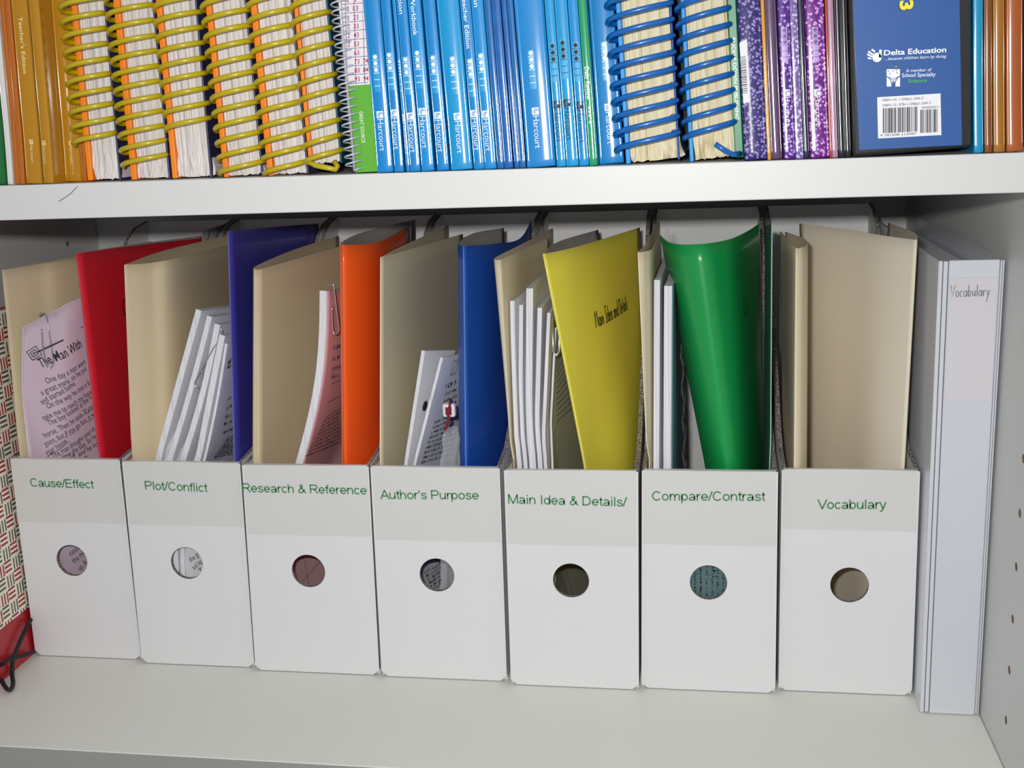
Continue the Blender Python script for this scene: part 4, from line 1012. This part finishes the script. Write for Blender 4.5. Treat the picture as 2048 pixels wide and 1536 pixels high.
# --- blue books
def bb(label, b, t, m, dots=None, logo=None, frac=.45, title=None, ink=WHITEINK, sq=PALEINK, **kw):
    s = book(label, b, t, m, group=GBL, **kw)
    if dots is not None or title: spine_print(s, dots, logo, frac, ink=ink, sq=sq, title=title)
    return s
bb('first blue book right of the wire-bound number-chart book', (754,785.5), (707,742), SKY, 113.7, 221.5)
bb('second blue book right of the number-chart book, set a little apart from the first', (789,812.5), (757.5,773), SKY, 109, 217.5, .40)
bb('thinnest blue book, squeezed before the blue book ending in Edition', (813.3,819), (774,782), SKY2, 122, 227, .5)
bb('blue book whose spine title ends in Edition, left of the Workbook one', (819.8,841.7), (783.5,804), SKY, 118, 224, .42, ('Edition', 28.5, .0135, .0021))
bb('blue book lettered Workbook on its spine', (843,868), (805,832.5), SKY2, 105.5, 215, .40, ('Workbook', 71, .0195, .0025))
bb('blue book with dots but no title, between Workbook and the wide glossy one', (874.5,900), (838,862), SKY, 115, 222.6, .42)
bb('wide glossy blue book left of the spine lettered Teacher Edition', (901.5,947), (864,907), CYAN, 118, 225.5, .5, sag=.13)
bb('blue book lettered Teacher Edition on its spine', (948,967), (909,933.5), SKY, 122, 219, .45, ('Teacher Edition', 96, .0270, .0022))
bb('blue book right of the Teacher Edition spine, left of the dark glossy group', (968.3,993.5), (935,958), SKY2, 111, 220, .42, ('Edition', 15, .0135, .0024))
bb('first of the four dark glossy blue books', (995,1007.5), (959.6,974.8), DEEP)
bb('second of the four dark glossy blue books, marbled', (1008.5,1028), (976,993), MBLUE)
bb('third of the four dark glossy blue books, thin and marbled', (1029.5,1039), (994.4,1006), MBLUE)
bb('last of the four dark glossy blue books, beside the widest blue one', (1040,1053), (1008,1019.5), DEEP)
bb('widest blue book, in the middle of the upper shelf', (1054,1112), (1020,1080), SKY, 107, 215, .44)
bb('first blue book with black dots and black print', (1114,1131.5), (1081,1101), CYAN, 91.5, 201, .5, ink=BLACKINK, sq=mat('pale_cyan_ink', (50, 164, 214), .5))
bb('second blue book with black dots, the highest of the black marks', (1132.5,1157.5), (1102,1128), CYAN, 85.5, 197.5, .42, ink=BLACKINK, sq=MATS['pale_cyan_ink'])
bb('third blue book with black dots, left of the green Daily Review spine', (1159,1178), (1131,1152), SKY2, 90, 202, .48, ink=BLACKINK, sq=MATS['pale_cyan_ink'])
s = book('thin green book lettered Daily Review', (1179.3,1193), (1153,1171), JADE); mb = MB(); w = s.wd
write(mb, 'Daily Review', down(s, w * .5 - .0011, s.z(132)), .0022, .0165, bold=.012)
for q in (214, 222, 230, 243):
    for k in range(3):
        a = k * pi / 3; ribbon(mb, [(-.0008 * cos(a), -.0008 * sin(a)), (.0008 * cos(a), .0008 * sin(a))], lambda x, y: s.on(w * .5 + x, s.z(q) + y), .0004)
mb.build('lettering', WHITEINK, s.root, world=False)
bb('blue book between the green Daily Review spine and the first blue coil', (1195.5,1247), (1174,1222), SKY, 91, 208.5, .5, sag=.14, y0=.0125)

# --- blue coil-bound books
coil_book('blue coil-bound book with frayed yellowish pages, left of its twin', (1250,1260.5,1354,1374), (1235,1243,1335,1350), SKM, PGY, COILB, BLUEB, 281, PIT, 24, 12, 11, fray=.0042, group=GBS, yc=.0062, ry=.0096)
def tailb(X, z0, p): return [(X[0] + .0005, .006, z0 - p*.85), (X[0] + .001, .010, z0 - p*.95)]
s = coil_book('blue coil-bound book with a green back cover lettered in white', (1379.5,1389,1470,1489), (1357,1365,1448,1467), SKM, PGY, COILB, JADED, 258, PIT, 15, 12, 12, fray=.0052, group=GBS)
mb = MB(); xq = s.X[2] + .0002; ww = s.X[3] - xq
write(mb, 'BUCKLE DOWN PUBLISHING', lambda a, u: Vector((xq + ww * .5 - .00085 + u, .0083, s.z(83) - a)), .0017, .0405, bold=.012); mb.build('lettering', WHITEINK, s.back, world=False)
mb = MB(); zz = .0022; mb.tube([Vector((s.X[2] + .003, .004, zz)), Vector((s.X[2] - .001, .000, zz)), Vector((s.X[2] - .0055, -.0015, zz + .003)), Vector((s.X[2] - .0095, -.002, zz + .0062))], .0014, 8)
o = mb.build('coil_end', COILB, s.root, smooth=True, world=False)

# --- purple books
s = book('thick indigo bubble-patterned book with a white barcode sticker', (1490,1532.5), (1469,1518.5), INDI, group=GPU, sag=.05)
mb = MB(); L = lambda a, py: s.on((at(a, py, .001).x - s.x0) * cos(s.lean) + s.lean * s.z(py), s.z(py), .0003)
mb.add([L(1478,84), L(1494,78), L(1500.5,202), L(1487,206)], [(0, 3, 2, 1)]); st = mb.build('barcode_sticker', mat('sticker_paper', (214, 214, 220), .5), s.root, world=False)
mb = MB(); rng = random.Random(4); z = 112
while z < 184:
    h_ = rng.choice((1.2, 1.8, 2.8)); a0 = 1481.5 + (z - 112) * .055
    mb.add([L(a0, z) - Vector((0, .0002, 0)), L(a0 + 10, z - .7) - Vector((0, .0002, 0)), L(a0 + 10, z + h_ - .7) - Vector((0, .0002, 0)), L(a0, z + h_) - Vector((0, .0002, 0))], [(0, 3, 2, 1)]); z += h_ + rng.choice((1.4, 1.8, 2.4))
mb.build('barcode', GREYINK, st, world=False)
book('thin ochre book right of the indigo bubble-patterned book', (1533.3,1541), (1519,1526), mat('ochre_cover', (206, 148, 40), **GLO), sag=.2)
book('thin dark plum book between the ochre and the violet books', (1543,1566.5), (1529,1551), mat('dark_plum_cover', (86, 60, 96), var=.3, scale=400, **GLO), group=GPU, y0=.004)
s = book('violet bubble-patterned book with squares and white print, left one of two', (1569,1590), (1551.5,1576), VIO, group=GPU, sag=.05)
spine_print(s, 61, 178, .5, ink=WHITEINK, sq=LIGHTPURPLE, dotink=DARKPURPLE, k=.86, cover=DARKPURPLE)
book('pale lilac bubble-patterned book right of the violet one', (1590.6,1607.5), (1576.7,1592), LIL, group=GPU, sag=.05)
book('thin navy book between the lilac and plum bubble-patterned books', (1608.5,1620), (1593.3,1604.5), NAVY, y0=.003)
s = book('plum bubble-patterned book with squares and white print, right one of two', (1621.5,1657.5), (1605.5,1647.5), VIO2, group=GPU, sag=.05)
spine_print(s, 61, 178, .5, ink=WHITEINK, sq=LIGHTPURPLE, dotink=DARKPURPLE, k=.86, cover=DARKPURPLE)
book('thin red-orange book right of the plum bubble-patterned book', (1658.3,1663.3), (1648.3,1653.3), REDOR, sag=.2)
book('thin mauve book left of the black-spined books', (1664.2,1676.8), (1654.2,1665), MAUVE, y0=.002)
book('first of two thin black books left of the black plastic case', (1678,1690), (1666,1680), BLK, sag=.2, name='thin_book')
book('second of two thin black books, touching the black plastic case', (1691,1701.5), (1681,1693), BLK, sag=.2, name='thin_book')

# --- black plastic case with the blue label
s = place((1703, 1947), (1694, 1944), .0010); r = book_root(s, 'plastic_case', 'black plastic case with a blue label and a barcode, left of the teal book', 'case', None)
mb = MB(); mb.box(.0002, s.w - .0002, 0, .20, 0, .235); mb.build('shell', BLK, r, world=False, bevel=.0022)
mb = MB(); mb.box(.0012, s.w - .0012, -.0016, .0002, .0012, .232); mb.build('clear_sleeve_frame', mat('dark_vinyl', (34, 34, 36), .25, coat=.6, coat_rough=.1), r, world=False, bevel=.0008)
YL = -.0018
Q = Matrix.Rotation(s.lean, 4, 'Y')
def CP(px_, py_, e=.0002):
    p = at(px_, py_, s.y0 + YL - e); d = p - Vector(r.location); return (Q @ d)
c0, c1, c2, c3 = CP(1718.7,300), CP(1924,290), CP(1919,0), CP(1706,0)
c2 = c1 + (c2 - c1) * 2.6; c3 = c0 + (c3 - c0) * 2.6
mb = MB(); b_ = Vector((0, .0003, 0)); mb.hexa([c0, c1, c1 + b_, c0 + b_, c3, c2, c2 + b_, c3 + b_]); lab = mb.build('label', mat('label_blue', (8, 78, 150), rough=.5, coat=.25, coat_rough=.16, var=.04, scale=40), r, world=False); part_label(lab, 'blue label insert')
K7 = lambda x, y: (1680 + x / 4.266, y / 4.266)
def CT(mb, txt, a, b, cap, m=0, e=.0004, **kw):
    A, B = CP(*K7(*a), e), CP(*K7(*b), e); ee = B - A; Ln = ee.length; ee.normalize(); up = Vector((-ee.z, 0, ee.x))
    write(mb, txt, lambda q, u: A + ee * q + up * u, cap, Ln, m=m, **kw)
F7 = lambda e: (lambda a, b: CP(*K7(a, b), e))
INKS = [WHITEINK, mat('lime_ink', (70, 178, 60), .5), mat('yellow_ink', (232, 220, 50), .5), MATS['label_blue'], BLACKINK, REDINK]
mb = MB()
CT(mb, 'Delta Education', (374,473), (906,444), .0024, bold=.022); CT(mb, '...because children learn by doing.', (385,514), (908,490), .00135, shear=.25)
CT(mb, 'A member of', (563,616), (780,607), .0015); CT(mb, 'School Specialty', (528,659), (815,649), .0018, bold=.006); CT(mb, 'Science', (582,706), (742,697), .0016, m=1, bold=.01)
f = F7(.0004); f2 = F7(.0006)
mb.add([f(*q) for q in arc(315, 490, 40, 40, 0, 340, 20)], [list(range(21))[::-1]])
for a, b, wd in (((270,422), (298,442), 16), ((240,438), (280,466), 16), ((232,462), (272,484), 15), ((236,494), (268,502), 13), ((346,424), (342,490), 22)): ribbon(mb, [a, b], f, wd)
rect(mb, 398, 738, 512, 590, f)
ribbon(mb, arc(398, 738, 44, 84, -88, 0, 10)[:], f2, 7, 3); ribbon(mb, arc(512, 738, 44, 84, -180, -92, 10), f2, 7, 3); ribbon(mb, [(398,654), (430,664), (455,688), (480,664), (512,650)], f2, 6, 3)
mb.add([f2(*q) for q in ((444,738), (446,700), (456,692), (466,700), (470,738))], [(0, 1, 2, 3, 4)], 3)
for q, m_ in (((455,665), 3), ((412,606), 4), ((428,628), 4), ((452,606), 5), ((480,598), 4), ((486,620), 4), ((418,576), 5), ((446,562), 1), ((478,568), 2), ((525,588), 5), ((388,612), 1)): disc(mb, q[0], q[1], 5, f2, m_)
# the numeral, turned to read down
A = CP(1803, 1.2, .0006)
for e, m_, dx in ((.0003, 4, -.0004), (.0006, 2, 0)):
    A = CP(1800.5, 2.0, e); write(mb, '3', lambda q, u: A + Vector((u + dx, 0, -q + dx * .6)), .0056, .0044, bold=.045, m=m_)
mb.build('lettering', INKS, lab, world=False)
f = F7(.0005); f2 = F7(.0008); mb = MB(); mb.hexa([f(325,1182), f(865,1152), F7(.0003)(865,1152), F7(.0003)(325,1182), f(317,830), f(858,797), F7(.0003)(858,797), F7(.0003)(317,830)])
st = mb.build('barcode_sticker', mat('white_sticker', (228, 228, 232), .5), lab, world=False)
mb = MB(); E7 = .0008
CT(mb, 'ISBN-10: 1-59821-399-7', (363,864), (712,848), .0011, e=E7); CT(mb, 'ISBN-13: 978-1-59821-399-7', (365,909), (778,888), .0011, e=E7); CT(mb, '90000>', (697,927), (845,919), .0009, e=E7)
CT(mb, '9 781598 213997', (345,1166), (650,1150), .0011, e=E7); rng = random.Random(9)
for a0, a1, t0, t1 in ((366, 662, 924, 1136), (686, 834, 937, 1134)):
    x = a0
    while x < a1:
        wd = rng.choice((4, 4, 7, 10, 13)); sl = -.05 * (x - a0)
        mb.add([f2(x, t1 + sl), f2(x + wd, t1 + sl), f2(x + wd, t0 + sl), f2(x, t0 + sl)], [(0, 1, 2, 3)]); x += wd + rng.choice((4, 5, 8))
mb.build('barcode', mat('charcoal_ink', (60, 58, 72), .6), st, world=False)

# --- right end
book('teal book right of the black plastic case', (1948.3,1967.5), (1948.3,1967.8), TEALB, y0=.001)
book('first brown book right of the teal one', (1970,1985.5), (1969.5,1986), BROWN, group=GBR, sag=.2)
book('gold-brown book in the middle of the brown ones', (1988,2011), (1987.5,2011), GOLDB, group=GBR, sag=.16)
book('rust brown book at the right end', (2014,2047), (2013,2047.5), RUST, group=GBR, sag=.14)
